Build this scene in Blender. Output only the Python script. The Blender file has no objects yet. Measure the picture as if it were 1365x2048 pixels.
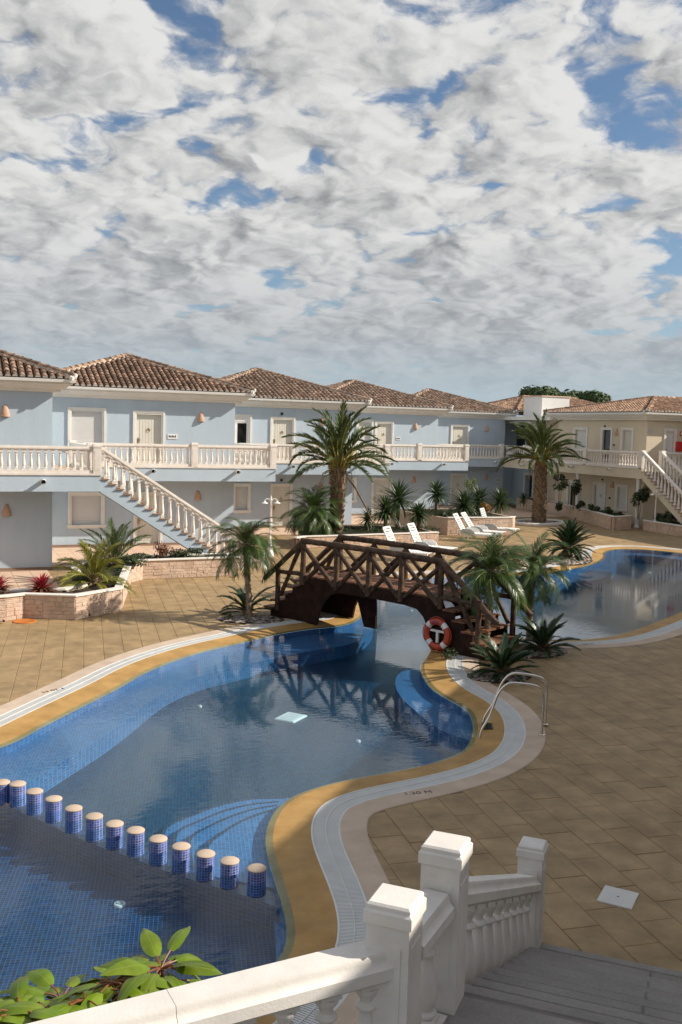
import bpy, bmesh, math, random
from mathutils import Vector, Matrix
from mathutils.geometry import tessellate_polygon
R = math.radians
random.seed(7)
S = bpy.context.scene
COL = S.collection
# ---------------------------------------------------------------- camera, sky, sun, exposure
EYE = 5.143
FPX = 1937.17                       # focal length in photo pixels (photo is 1365 x 2048)
PIT, ROL, YAW = 0.0853, 0.0272, 0.3997
_f = Vector((math.sin(YAW) * math.cos(PIT), math.cos(YAW) * math.cos(PIT), -math.sin(PIT)))
_r = Vector((math.cos(YAW), -math.sin(YAW), 0))
_u = _r.cross(_f)
CR = _r * math.cos(ROL) + _u * math.sin(ROL)
CU = -_r * math.sin(ROL) + _u * math.cos(ROL)
cd = bpy.data.cameras.new('camera')
cam = bpy.data.objects.new('camera', cd)
COL.objects.link(cam)
M = Matrix((CR, CU, -_f)).transposed().to_4x4()
M.translation = (0, 0, EYE)
cam.matrix_world = M
cd.sensor_fit = 'VERTICAL'
cd.sensor_height = 24.0
cd.lens = 24.0 * FPX / 2048.0
cd.clip_start, cd.clip_end = 0.05, 6000
S.camera = cam

SUN = Vector((1.67, -0.69, 1.17)).normalized()      # towards the sun
sl = bpy.data.lights.new('sun', 'SUN')
sl.energy = 5.0
sl.angle = R(0.55)
sl.color = (1.0, 0.91, 0.78)
so = bpy.data.objects.new('sun', sl)
so.rotation_euler = SUN.to_track_quat('Z', 'Y').to_euler()
so.location = (30, -20, 40)
COL.objects.link(so)

W = bpy.data.worlds.new('World')
S.world = W
W.use_nodes = True
W.cycles.sampling_method = 'MANUAL'
W.cycles.sample_map_resolution = 256


def build_world():
    nt = W.node_tree
    N, L = nt.nodes, nt.links
    N.clear()

    def n(t, **k):
        o = N.new(t)
        for a, b in k.items():
            setattr(o, a, b)
        return o

    def mth(op, a, b=None, c=None, clamp=False):
        o = n('ShaderNodeMath', operation=op, use_clamp=clamp)
        for i, v in enumerate((a, b, c)):
            if v is None:
                continue
            if isinstance(v, (int, float)):
                o.inputs[i].default_value = v
            else:
                L.new(v, o.inputs[i])
        return o.outputs[0]

    def vm(op, a, b):
        o = n('ShaderNodeVectorMath', operation=op)
        for i, v in enumerate((a, b)):
            if isinstance(v, tuple):
                o.inputs[i].default_value = v
            else:
                L.new(v, o.inputs[i])
        return o.outputs[0]

    def sstep(v, a, b, lo=0.0, hi=1.0):
        o = n('ShaderNodeMapRange', interpolation_type='SMOOTHSTEP')
        L.new(v, o.inputs[0])
        o.inputs[1].default_value, o.inputs[2].default_value = a, b
        o.inputs[3].default_value, o.inputs[4].default_value = lo, hi
        return o.outputs[0]

    def mix(f, a, b):
        o = n('ShaderNodeMix', data_type='RGBA')
        L.new(f, o.inputs[0]) if not isinstance(f, float) else None
        for i, v in ((6, a), (7, b)):
            if isinstance(v, tuple):
                o.inputs[i].default_value = (*v, 1)
            else:
                L.new(v, o.inputs[i])
        return o.outputs[2]

    tc = n('ShaderNodeTexCoord')
    sky = n('ShaderNodeTexSky', sky_type='NISHITA', sun_disc=False)
    sky.sun_elevation = math.asin(SUN.z)
    sky.sun_rotation = math.atan2(SUN.x, SUN.y)
    sky.altitude = 20
    sky.air_density, sky.dust_density, sky.ozone_density = 1.0, 0.35, 3.0
    sep = n('ShaderNodeSeparateXYZ')
    L.new(tc.outputs['Generated'], sep.inputs[0])
    zc = mth('MAXIMUM', sep.outputs[2], 0.0)
    den = mth('ADD', zc, 0.285)
    px, py = mth('DIVIDE', sep.outputs[0], den), mth('DIVIDE', sep.outputs[1], den)
    cmb = n('ShaderNodeCombineXYZ')
    L.new(px, cmb.inputs[0])
    L.new(py, cmb.inputs[1])
    P = vm('ADD', cmb.outputs[0], (3.1, 7.7, 0.35))

    def noise(vec, scale, detail, rough, dist=0.0, lac=2.0):
        o = n('ShaderNodeTexNoise', noise_dimensions='3D')
        L.new(vec, o.inputs['Vector'])
        o.inputs['Scale'].default_value = scale
        o.inputs['Detail'].default_value = detail
        o.inputs['Roughness'].default_value = rough
        o.inputs['Lacunarity'].default_value = lac
        o.inputs['Distortion'].default_value = dist
        return o.outputs[0]

    def puff(vec, scale):
        o = n('ShaderNodeTexVoronoi', feature='F1', voronoi_dimensions='3D')
        L.new(vec, o.inputs['Vector'])
        o.inputs['Scale'].default_value = scale
        o.inputs['Detail'].default_value = 1.0
        o.inputs['Roughness'].default_value = 0.5
        return o.outputs['Distance']

    # warp the domain so that cell borders curl
    wn = n('ShaderNodeTexNoise', noise_dimensions='3D')
    L.new(P, wn.inputs['Vector'])
    wn.inputs['Scale'].default_value = 7.5
    wn.inputs['Detail'].default_value = 5
    wo = vm('SCALE', vm('SUBTRACT', wn.outputs['Color'], (0.5, 0.5, 0.5)), (0, 0, 0))
    wo.node.inputs['Scale'].default_value = 0.15
    PW_ = vm('ADD', P, wo)

    def density(vec):
        big = noise(vec, 1.35, 3, 0.55)
        mid = noise(vec, 5.6, 9, 0.63, 0.0)
        pf = mth('SUBTRACT', 0.62, mth('MULTIPLY', puff(vec, 5.6), 0.85))
        pf2 = mth('SUBTRACT', 0.5, puff(vec, 15.0))
        return mth('ADD', mth('ADD', mth('ADD', mth('MULTIPLY', big, 0.33), mth('MULTIPLY', mid, 0.43)), mth('MULTIPLY', pf, 0.24)), mth('MULTIPLY', pf2, 0.10))

    d0 = density(PW_)
    d1 = density(vm('ADD', PW_, (SUN.x * 0.026, SUN.y * 0.026 - 0.010, 0.0)))
    d2 = density(vm('ADD', PW_, (SUN.x * 0.085, SUN.y * 0.085 - 0.03, 0.0)))
    # broken deck opens overhead: cloud thinned out of view to lower ambient light
    dth = mth('SUBTRACT', d0, sstep(zc, 0.28, 0.95, 0.0, 0.10))
    cover = sstep(dth, 0.205, 0.305)
    emb = mth('SUBTRACT', d0, d1)
    emb2 = mth('SUBTRACT', d0, d2)
    lit = mth('ADD', mth('MULTIPLY', emb, 3.9), mth('MULTIPLY', emb2, 1.7))
    thick = sstep(d0, 0.28, 0.44)
    lit = mth('SUBTRACT', mth('ADD', lit, 0.72), mth('MULTIPLY', thick, 0.26))
    lit = sstep(lit, -0.20, 1.10)
    ccol = mix(lit, (0.33, 0.345, 0.365), (1.0, 0.995, 0.98))
    hz = sstep(zc, 0.02, 0.24, 1.0, 0.0)
    ccol = mix(mth('MULTIPLY', hz, 0.72), ccol, (0.50, 0.555, 0.61))
    cover = mth('MULTIPLY', cover, sstep(zc, 0.0, 0.11, 0.15, 1.0))
    b1 = n('ShaderNodeBackground')
    hz2 = sstep(zc, 0.0, 0.14, 0.85, 0.0)
    L.new(mix(hz2, sky.outputs[0], (4.1, 5.4, 6.7)), b1.inputs[0])
    b1.inputs[1].default_value = 0.085
    b2 = n('ShaderNodeBackground')
    L.new(ccol, b2.inputs[0])
    b2.inputs[1].default_value = 0.66
    ms = n('ShaderNodeMixShader')
    L.new(cover, ms.inputs[0])
    L.new(b1.outputs[0], ms.inputs[1])
    L.new(b2.outputs[0], ms.inputs[2])
    out = n('ShaderNodeOutputWorld')
    L.new(ms.outputs[0], out.inputs[0])


build_world()
S.view_settings.view_transform = 'Standard'
S.view_settings.look = 'None'
S.view_settings.exposure = 0.24
S.view_settings.gamma = 1.0
S.view_settings.use_curve_mapping = False
try:
    S.cycles.use_denoising = True
    S.cycles.denoiser = 'OPENIMAGEDENOISE'
    S.cycles.max_bounces = 7
    S.cycles.transparent_max_bounces = 16
    S.cycles.caustics_reflective = False
    S.cycles.caustics_refractive = False
except Exception:
    pass


# ---------------------------------------------------------------- photo pixel -> direction -> point
def ray(x, y):
    return _f + CR * ((x - 682.5) / FPX) - CU * ((y - 1024.0) / FPX)


def gp(x, y, z=0.0):                 # where a pixel's ray meets the level z
    w = ray(x, y)
    t = (z - EYE) / w.z
    return Vector((w.x * t, w.y * t, z))


def onY(x, y, Y):                    # ... meets a wall facing the pool (plane Y)
    w = ray(x, y)
    t = Y / w.y
    return w.x * t, w.z * t + EYE


def onX(x, y, X):
    w = ray(x, y)
    t = X / w.x
    return w.y * t, w.z * t + EYE


def proj(p):
    q = Vector(p) - Vector((0, 0, EYE))
    d = q.dot(_f)
    return (682.5 + FPX * q.dot(CR) / d, 1024 - FPX * q.dot(CU) / d, d) if d > 0.05 else (9e9, 9e9, d)


# ---------------------------------------------------------------- materials
MATS = {}


def mat(name, base, rough=0.75, var=0.12, scale=3.0, bump=0.0, bscale=40.0, metal=0.0, spec=0.5,
        coords='pos', streak=0.0, col2=None, c2scale=1.2, c2amt=0.5, trans=0.0, rnd=0.0, coat=0.0):
    if name in MATS:
        return MATS[name]
    m = bpy.data.materials.new(name)
    m.use_nodes = True
    nt = m.node_tree
    N, L = nt.nodes, nt.links
    b = N['Principled BSDF']
    b.inputs['Roughness'].default_value = rough
    b.inputs['Metallic'].default_value = metal
    b.inputs['Specular IOR Level'].default_value = spec
    b.inputs['Coat Weight'].default_value = coat
    if coords == 'pos':
        g = N.new('ShaderNodeNewGeometry')
        co = g.outputs['Position']
    else:
        g = N.new('ShaderNodeTexCoord')
        co = g.outputs['Object']

    def noise(s, det=4, rg=0.6):
        t = N.new('ShaderNodeTexNoise')
        t.inputs['Scale'].default_value = s
        t.inputs['Detail'].default_value = det
        t.inputs['Roughness'].default_value = rg
        L.new(co, t.inputs['Vector'])
        return t.outputs[0]

    def ramp(src, a, bq):
        r = N.new('ShaderNodeMapRange')
        L.new(src, r.inputs[0])
        r.inputs[1].default_value, r.inputs[2].default_value = 0.32, 0.68
        r.inputs[3].default_value, r.inputs[4].default_value = a, bq
        return r.outputs[0]

    cur = None
    if col2:
        mx = N.new('ShaderNodeMix')
        mx.data_type = 'RGBA'
        L.new(ramp(noise(c2scale, 5, 0.62), 0, c2amt * 2 if c2amt < 0.5 else 1.0), mx.inputs[0])
        mx.inputs[6].default_value = (*base, 1)
        mx.inputs[7].default_value = (*col2, 1)
        cur = mx.outputs[2]
    hs = N.new('ShaderNodeHueSaturation')
    if cur:
        L.new(cur, hs.inputs['Color'])
    else:
        hs.inputs['Color'].default_value = (*base, 1)
    v = ramp(noise(scale), 1 - var, 1 + var)
    if rnd:
        oi = N.new('ShaderNodeObjectInfo')
        gi = N.new('ShaderNodeNewGeometry')
        ad = N.new('ShaderNodeMath')
        ad.operation = 'ADD'
        L.new(oi.outputs['Random'], ad.inputs[0])
        L.new(gi.outputs['Random Per Island'], ad.inputs[1])
        fr = N.new('ShaderNodeMath')
        fr.operation = 'FRACT'
        L.new(ad.outputs[0], fr.inputs[0])
        mr = N.new('ShaderNodeMapRange')
        L.new(fr.outputs[0], mr.inputs[0])
        mr.inputs[3].default_value, mr.inputs[4].default_value = 1 - rnd, 1 + rnd
        mu = N.new('ShaderNodeMath')
        mu.operation = 'MULTIPLY'
        L.new(v, mu.inputs[0])
        L.new(mr.outputs[0], mu.inputs[1])
        v = mu.outputs[0]
    if streak:
        mp = N.new('ShaderNodeMapping')
        mp.inputs['Scale'].default_value = (1.1, 1.1, 0.16)
        L.new(co, mp.inputs[0])
        tn = N.new('ShaderNodeTexNoise')
        tn.inputs['Scale'].default_value = 1.6
        tn.inputs['Detail'].default_value = 6
        tn.inputs['Roughness'].default_value = 0.65
        L.new(mp.outputs[0], tn.inputs['Vector'])
        mu2 = N.new('ShaderNodeMath')
        mu2.operation = 'MULTIPLY'
        L.new(v, mu2.inputs[0])
        L.new(ramp(tn.outputs[0], 1 - streak, 1 + streak * 0.4), mu2.inputs[1])
        v = mu2.outputs[0]
    L.new(v, hs.inputs['Value'])
    L.new(hs.outputs[0], b.inputs['Base Color'])
    if bump:
        bp = N.new('ShaderNodeBump')
        bp.inputs['Strength'].default_value = bump
        bp.inputs['Distance'].default_value = 0.02
        L.new(noise(bscale, 5), bp.inputs['Height'])
        L.new(bp.outputs[0], b.inputs['Normal'])
    if trans:
        tr = N.new('ShaderNodeBsdfTranslucent')
        L.new(hs.outputs[0], tr.inputs[0])
        ms = N.new('ShaderNodeMixShader')
        ms.inputs[0].default_value = trans
        L.new(b.outputs[0], ms.inputs[1])
        L.new(tr.outputs[0], ms.inputs[2])
        L.new(ms.outputs[0], N['Material Output'].inputs[0])
    MATS[name] = m
    return m


BLUE = mat('blue_stucco', (0.515, 0.61, 0.695), 0.9, 0.05, 0.7, 0.5, 45, spec=0.2, col2=(0.465, 0.56, 0.65), c2scale=0.35, streak=0.05)
YELLOW = mat('cream_stucco', (0.70, 0.615, 0.475), 0.9, 0.05, 0.7, 0.5, 45, spec=0.2, col2=(0.64, 0.56, 0.43), c2scale=0.35, streak=0.05)
WHITE = mat('white_paint', (0.80, 0.79, 0.76), 0.6, 0.04, 2.0)
TRIM = mat('offwhite_moulding', (0.76, 0.745, 0.70), 0.75, 0.05, 2.0, 0.1, 50)
BALU = mat('cast_stone_white', (0.80, 0.75, 0.69), 0.75, 0.07, 6.0, 0.12, 70, col2=(0.72, 0.655, 0.585), c2scale=2.5, c2amt=0.3)
SHUT = mat('shutter', (0.72, 0.71, 0.69), 0.6, 0.03, 2)
DOORM = mat('cream_door', (0.70, 0.68, 0.60), 0.55, 0.04, 2)
GLASSD = mat('dark_glass', (0.012, 0.016, 0.018), 0.06, 0.1, 2, spec=0.8)
TERRA = mat('terracotta', (0.54, 0.35, 0.25), 0.8, 0.15, 8, 0.1)
TILE = mat('roof_tile', (0.41, 0.26, 0.18), 0.9, 0.40, 9.0, 0.4, 45, spec=0.15, col2=(0.145, 0.112, 0.09), c2scale=5.5, rnd=0.42)
TILE2 = mat('roof_tile_pale', (0.43, 0.295, 0.215), 0.9, 0.40, 9.0, 0.4, 45, spec=0.15, col2=(0.18, 0.138, 0.11), c2scale=5.5, rnd=0.42)
TILEY = mat('roof_tile_straw', (0.56, 0.36, 0.24), 0.9, 0.35, 9.0, 0.5, 45, spec=0.15, col2=(0.24, 0.155, 0.115), c2scale=4.5, rnd=0.5)
UNDER = mat('roof_underlay', (0.05, 0.034, 0.026), 0.95, 0.3, 5)
MORTAR = mat('mortar', (0.52, 0.43, 0.34), 0.95, 0.25, 6, 0.6, 25, rnd=0.15)
TENDW = mat('tile_mortar_end', (0.62, 0.57, 0.52), 0.95, 0.2, 9, 0.3)
BRASS = mat('brass', (0.55, 0.38, 0.15), 0.35, 0.1, 4, metal=1.0)
BLACK = mat('black_plastic', (0.02, 0.02, 0.02), 0.5)
STEEL = mat('polished_steel', (0.72, 0.68, 0.62), 0.14, 0.05, 4, metal=1.0)
WOOD = mat('dark_log', (0.046, 0.028, 0.020), 0.6, 0.4, 7, 0.5, 22, spec=0.22, col2=(0.12, 0.075, 0.048), c2scale=5, rnd=0.25)
PLANK = mat('bridge_plank', (0.10, 0.048, 0.030), 0.65, 0.35, 6, 0.4, 30, spec=0.22, col2=(0.24, 0.115, 0.065), c2scale=3.5, rnd=0.22)
BEAM = mat('bridge_beam', (0.022, 0.011, 0.008), 0.7, 0.3, 5, 0.4, 25, spec=0.12, col2=(0.034, 0.017, 0.012), c2scale=2.5)
STONE = mat('planter_stone', (0.64, 0.50, 0.40), 0.95, 0.14, 7, 1.0, 22, spec=0.15, col2=(0.55, 0.40, 0.305), c2scale=2.2, rnd=0.07)
STONED = mat('planter_stone_back', (0.56, 0.43, 0.34), 0.95, 0.12, 7, 0.6, 26, spec=0.2)
SOIL = mat('dark_soil', (0.045, 0.030, 0.021), 0.98, 0.5, 14, 1.0, 30)
CAPW = mat('planter_cap', (0.76, 0.72, 0.66), 0.8, 0.08, 5)
PAVER = mat('stamped_concrete', (0.375, 0.26, 0.137), 0.62, 0.22, 2.4, 0.6, 9.0, spec=0.35, col2=(0.285, 0.198, 0.10), c2scale=0.8, rnd=0.06)
JOINT = mat('paver_joint', (0.215, 0.147, 0.075), 0.95, 0.2, 5)
OCHRE = mat('ochre_band', (0.47, 0.29, 0.105), 0.6, 0.16, 1.8, 0.2, 25, spec=0.3, col2=(0.37, 0.21, 0.065), c2scale=1.6)
COPE = mat('beige_coping', (0.60, 0.475, 0.365), 0.8, 0.10, 2.5, 0.2, 50, col2=(0.51, 0.40, 0.31), c2scale=1.0)
GRATE = mat('grating_white', (0.66, 0.67, 0.66), 0.5, 0.06, 3)
GRATEB = mat('gutter_dark', (0.17, 0.175, 0.175), 0.9, 0.2, 3)
TERR = mat('terrace_tile', (0.66, 0.47, 0.345), 0.7, 0.08, 1.5)
SKIRT = mat('skirting_tile', (0.30, 0.19, 0.13), 0.7, 0.1, 3)
GRAN = mat('grey_granite', (0.29, 0.27, 0.255), 0.75, 0.10, 40, 0.08, 60, col2=(0.22, 0.205, 0.19), c2scale=1.6)
PLAST = mat('white_plastic', (0.82, 0.82, 0.80), 0.38, 0.03, 3)
PLASTG = mat('grey_plastic', (0.50, 0.53, 0.54), 0.4, 0.04, 3)
RINGO = mat('ring_orange', (0.48, 0.07, 0.035), 0.5, 0.12, 6)
REDB = mat('red_metal', (0.55, 0.02, 0.02), 0.4, 0.05, 3)
ORANGE = mat('orange_cover', (0.52, 0.17, 0.03), 0.7, 0.2, 6)
PEB = mat('pebble', (0.40, 0.335, 0.29), 0.8, 0.3, 9, 0.2, rnd=0.45, col2=(0.20, 0.16, 0.14), c2scale=6)
TRUNK = mat('palm_trunk', (0.23, 0.165, 0.11), 0.95, 0.4, 8, 0.8, 18, spec=0.15, rnd=0.30)
TRUNK2 = mat('palm_trunk_thin', (0.30, 0.235, 0.17), 0.95, 0.4, 11, 0.8, 25, spec=0.15)
FIBRE = mat('old_frond', (0.30, 0.21, 0.11), 0.9, 0.3, 6, rnd=0.25, trans=0.2)
LEAFD = mat('date_frond', (0.060, 0.105, 0.030), 0.45, 0.3, 2.5, spec=0.5, rnd=0.35, trans=0.22, col2=(0.105, 0.140, 0.045), c2scale=1.4)
LEAFP = mat('pygmy_frond', (0.042, 0.098, 0.022), 0.36, 0.3, 3.5, spec=0.6, rnd=0.35, trans=0.25, col2=(0.095, 0.145, 0.035), c2scale=1.6)
LEAFG = mat('young_palm_frond', (0.155, 0.185, 0.030), 0.45, 0.3, 3, spec=0.5, rnd=0.3, trans=0.25, col2=(0.30, 0.27, 0.04), c2scale=2.2)
LEAFC = mat('cycad_frond', (0.024, 0.056, 0.018), 0.33, 0.25, 3, spec=0.6, rnd=0.3, trans=0.10)
LEAFY = mat('yucca_leaf', (0.055, 0.095, 0.034), 0.42, 0.3, 3, spec=0.5, rnd=0.4, trans=0.12)
LEAFR = mat('red_cordyline', (0.38, 0.035, 0.045), 0.45, 0.2, 3, rnd=0.35, trans=0.25)
LEAFRO = mat('brown_cordyline', (0.22, 0.09, 0.05), 0.5, 0.2, 3, rnd=0.35, trans=0.15)
LEAFS = mat('shrub_leaf', (0.045, 0.068, 0.022), 0.55, 0.4, 4, rnd=0.4, trans=0.2)
LEAFO = mat('orange_shrub_leaf', (0.30, 0.15, 0.03), 0.6, 0.3, 4, rnd=0.3, trans=0.2)
LEAFL = mat('light_shrub_leaf', (0.17, 0.22, 0.06), 0.5, 0.3, 4, rnd=0.3, trans=0.25)
LEAFPN = mat('pine_foliage', (0.065, 0.105, 0.035), 0.7, 0.4, 0.6, rnd=0.4, trans=0.1)
SCHEF = mat('schefflera_leaf', (0.135, 0.245, 0.012), 0.24, 0.18, 9, spec=0.55, rnd=0.22, trans=0.32, col2=(0.21, 0.28, 0.024), c2scale=6)
STALK = mat('schefflera_stalk', (0.23, 0.085, 0.035), 0.5, 0.2, 10)
GRASSM = mat('far_ground', (0.16, 0.145, 0.09), 0.95, 0.3, 0.05)


def mosaic(name, base, grout, tile=0.045, var=0.5, accent=None):
    m = bpy.data.materials.new(name)
    m.use_nodes = True
    nt = m.node_tree
    N, L = nt.nodes, nt.links
    b = N['Principled BSDF']
    b.inputs['Roughness'].default_value = 0.3
    g = N.new('ShaderNodeNewGeometry')
    mp = N.new('ShaderNodeVectorRotate')
    mp.rotation_type = 'Z_AXIS'
    mp.inputs['Angle'].default_value = R(14)
    L.new(g.outputs['Position'], mp.inputs['Vector'])
    ad = N.new('ShaderNodeVectorMath')
    ad.operation = 'ADD'
    L.new(mp.outputs[0], ad.inputs[0])
    ad.inputs[1].default_value = (0, 0, 0.0113)
    sc = N.new('ShaderNodeVectorMath')
    sc.operation = 'SCALE'
    L.new(ad.outputs[0], sc.inputs[0])
    sc.inputs['Scale'].default_value = 1 / tile
    fl = N.new('ShaderNodeVectorMath')
    fl.operation = 'FLOOR'
    L.new(sc.outputs[0], fl.inputs[0])
    fr = N.new('ShaderNodeVectorMath')
    fr.operation = 'FRACTION'
    L.new(sc.outputs[0], fr.inputs[0])
    sp = N.new('ShaderNodeSeparateXYZ')
    L.new(fr.outputs[0], sp.inputs[0])
    ms = []
    for i in (0, 1):
        lt = N.new('ShaderNodeMath')
        lt.operation = 'LESS_THAN'
        L.new(sp.outputs[i], lt.inputs[0])
        lt.inputs[1].default_value = 0.16
        ms.append(lt.outputs[0])
    sn = N.new('ShaderNodeSeparateXYZ')
    L.new(g.outputs['Normal'], sn.inputs[0])
    ab = N.new('ShaderNodeMath')
    ab.operation = 'ABSOLUTE'
    L.new(sn.outputs[2], ab.inputs[0])
    vt = N.new('ShaderNodeMath')
    vt.operation = 'LESS_THAN'
    L.new(ab.outputs[0], vt.inputs[0])
    vt.inputs[1].default_value = 0.5
    nv = N.new('ShaderNodeMath')
    nv.operation = 'SUBTRACT'
    nv.inputs[0].default_value = 1.0
    L.new(vt.outputs[0], nv.inputs[1])
    my = N.new('ShaderNodeMath')
    my.operation = 'MULTIPLY'
    L.new(ms[1], my.inputs[0])
    L.new(nv.outputs[0], my.inputs[1])
    mxm = N.new('ShaderNodeMath')
    mxm.operation = 'MAXIMUM'
    L.new(ms[0], mxm.inputs[0])
    L.new(my.outputs[0], mxm.inputs[1])
    lz = N.new('ShaderNodeMath')
    lz.operation = 'LESS_THAN'
    L.new(sp.outputs[2], lz.inputs[0])
    lz.inputs[1].default_value = 0.16
    mz = N.new('ShaderNodeMath')
    mz.operation = 'MULTIPLY'
    L.new(vt.outputs[0], mz.inputs[0])
    L.new(lz.outputs[0], mz.inputs[1])
    mx2 = N.new('ShaderNodeMath')
    mx2.operation = 'MAXIMUM'
    L.new(mxm.outputs[0], mx2.inputs[0])
    L.new(mz.outputs[0], mx2.inputs[1])
    mxm = mx2
    wn = N.new('ShaderNodeTexWhiteNoise')
    L.new(fl.outputs[0], wn.inputs['Vector'])
    mr = N.new('ShaderNodeMapRange')
    L.new(wn.outputs[0], mr.inputs[0])
    mr.inputs[3].default_value, mr.inputs[4].default_value = 1 - var, 1 + var
    hs = N.new('ShaderNodeHueSaturation')
    hs.inputs['Color'].default_value = (*base, 1)
    L.new(mr.outputs[0], hs.inputs['Value'])
    if accent:
        gt = N.new('ShaderNodeMath')
        gt.operation = 'GREATER_THAN'
        sepc = N.new('ShaderNodeSeparateColor')
        L.new(wn.outputs['Color'], sepc.inputs[0])
        L.new(sepc.outputs[1], gt.inputs[0])
        gt.inputs[1].default_value = 0.62
        m2 = N.new('ShaderNodeMix')
        m2.data_type = 'RGBA'
        L.new(gt.outputs[0], m2.inputs[0])
        m2.inputs[6].default_value = (*base, 1)
        m2.inputs[7].default_value = (*accent, 1)
        L.new(m2.outputs[2], hs.inputs['Color'])
    mx = N.new('ShaderNodeMix')
    mx.data_type = 'RGBA'
    L.new(mxm.outputs[0], mx.inputs[0])
    L.new(hs.outputs[0], mx.inputs[6])
    mx.inputs[7].default_value = (*grout, 1)
    L.new(mx.outputs[2], b.inputs['Base Color'])
    MATS[name] = m
    return m


MOS_D = mosaic('mosaic_navy', (0.003, 0.026, 0.066), (0.022, 0.080, 0.155), 0.05, 0.6, (0.004, 0.044, 0.070))
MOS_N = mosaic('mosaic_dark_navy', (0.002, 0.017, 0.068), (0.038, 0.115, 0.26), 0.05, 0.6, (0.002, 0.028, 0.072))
MOS_L = mosaic('mosaic_blue', (0.040, 0.130, 0.325), (0.115, 0.265, 0.45), 0.05, 0.22, (0.052, 0.165, 0.37))
MOS_S = mosaic('mosaic_stool', (0.085, 0.13, 0.42), (0.46, 0.48, 0.60), 0.032, 0.45)
MOS_K = mosaic('mosaic_black', (0.02, 0.025, 0.05), (0.12, 0.14, 0.2), 0.05, 0.5)


def water_material():
    m = bpy.data.materials.new('pool_water')
    m.use_nodes = True
    nt = m.node_tree
    N, L = nt.nodes, nt.links
    N.clear()
    out = N.new('ShaderNodeOutputMaterial')
    g = N.new('ShaderNodeNewGeometry')
    t = N.new('ShaderNodeTexNoise')
    mp = N.new('ShaderNodeMapping')
    mp.inputs['Scale'].default_value = (1.0, 1.9, 1.0)
    mp.inputs['Rotation'].default_value = (0, 0, R(20))
    L.new(g.outputs['Position'], mp.inputs[0])
    L.new(mp.outputs[0], t.inputs['Vector'])
    t.inputs['Scale'].default_value = 5.0
    t.inputs['Detail'].default_value = 3
    t.inputs['Roughness'].default_value = 0.5
    t2 = N.new('ShaderNodeTexNoise')
    L.new(g.outputs['Position'], t2.inputs['Vector'])
    t2.inputs['Scale'].default_value = 0.5
    mr = N.new('ShaderNodeMapRange')
    L.new(t2.outputs[0], mr.inputs[0])
    mr.inputs[1].default_value, mr.inputs[2].default_value = 0.4, 0.65
    mr.inputs[3].default_value, mr.inputs[4].default_value = 0.25, 1.0
    mu = N.new('ShaderNodeMath')
    mu.operation = 'MULTIPLY'
    L.new(t.outputs[0], mu.inputs[0])
    L.new(mr.outputs[0], mu.inputs[1])
    bp = N.new('ShaderNodeBump')
    bp.inputs['Strength'].default_value = 0.13
    bp.inputs['Distance'].default_value = 0.02
    L.new(mu.outputs[0], bp.inputs['Height'])
    gl = N.new('ShaderNodeBsdfGlossy')
    gl.inputs['Roughness'].default_value = 0.0
    gl.inputs['Color'].default_value = (1, 1, 1, 1)
    L.new(bp.outputs[0], gl.inputs['Normal'])
    tr = N.new('ShaderNodeBsdfTransparent')
    tr.inputs['Color'].default_value = (0.74, 0.90, 0.96, 1)
    # Schlick reflectance from the angle of view, the same from above and from below
    fr = N.new('ShaderNodeLayerWeight')
    fr.inputs['Blend'].default_value = 0.5
    L.new(bp.outputs[0], fr.inputs['Normal'])
    pw = N.new('ShaderNodeMath')
    pw.operation = 'POWER'
    L.new(fr.outputs['Facing'], pw.inputs[0])
    pw.inputs[1].default_value = 5.0
    fm = N.new('ShaderNodeMath')
    fm.operation = 'MULTIPLY_ADD'
    L.new(pw.outputs[0], fm.inputs[0])
    fm.inputs[1].default_value = 0.98
    fm.inputs[2].default_value = 0.02
    fr = fm
    ms = N.new('ShaderNodeMixShader')
    L.new(fr.outputs[0], ms.inputs[0])
    L.new(tr.outputs[0], ms.inputs[1])
    L.new(gl.outputs[0], ms.inputs[2])
    L.new(ms.outputs[0], out.inputs[0])
    return m


WATER = water_material()


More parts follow.
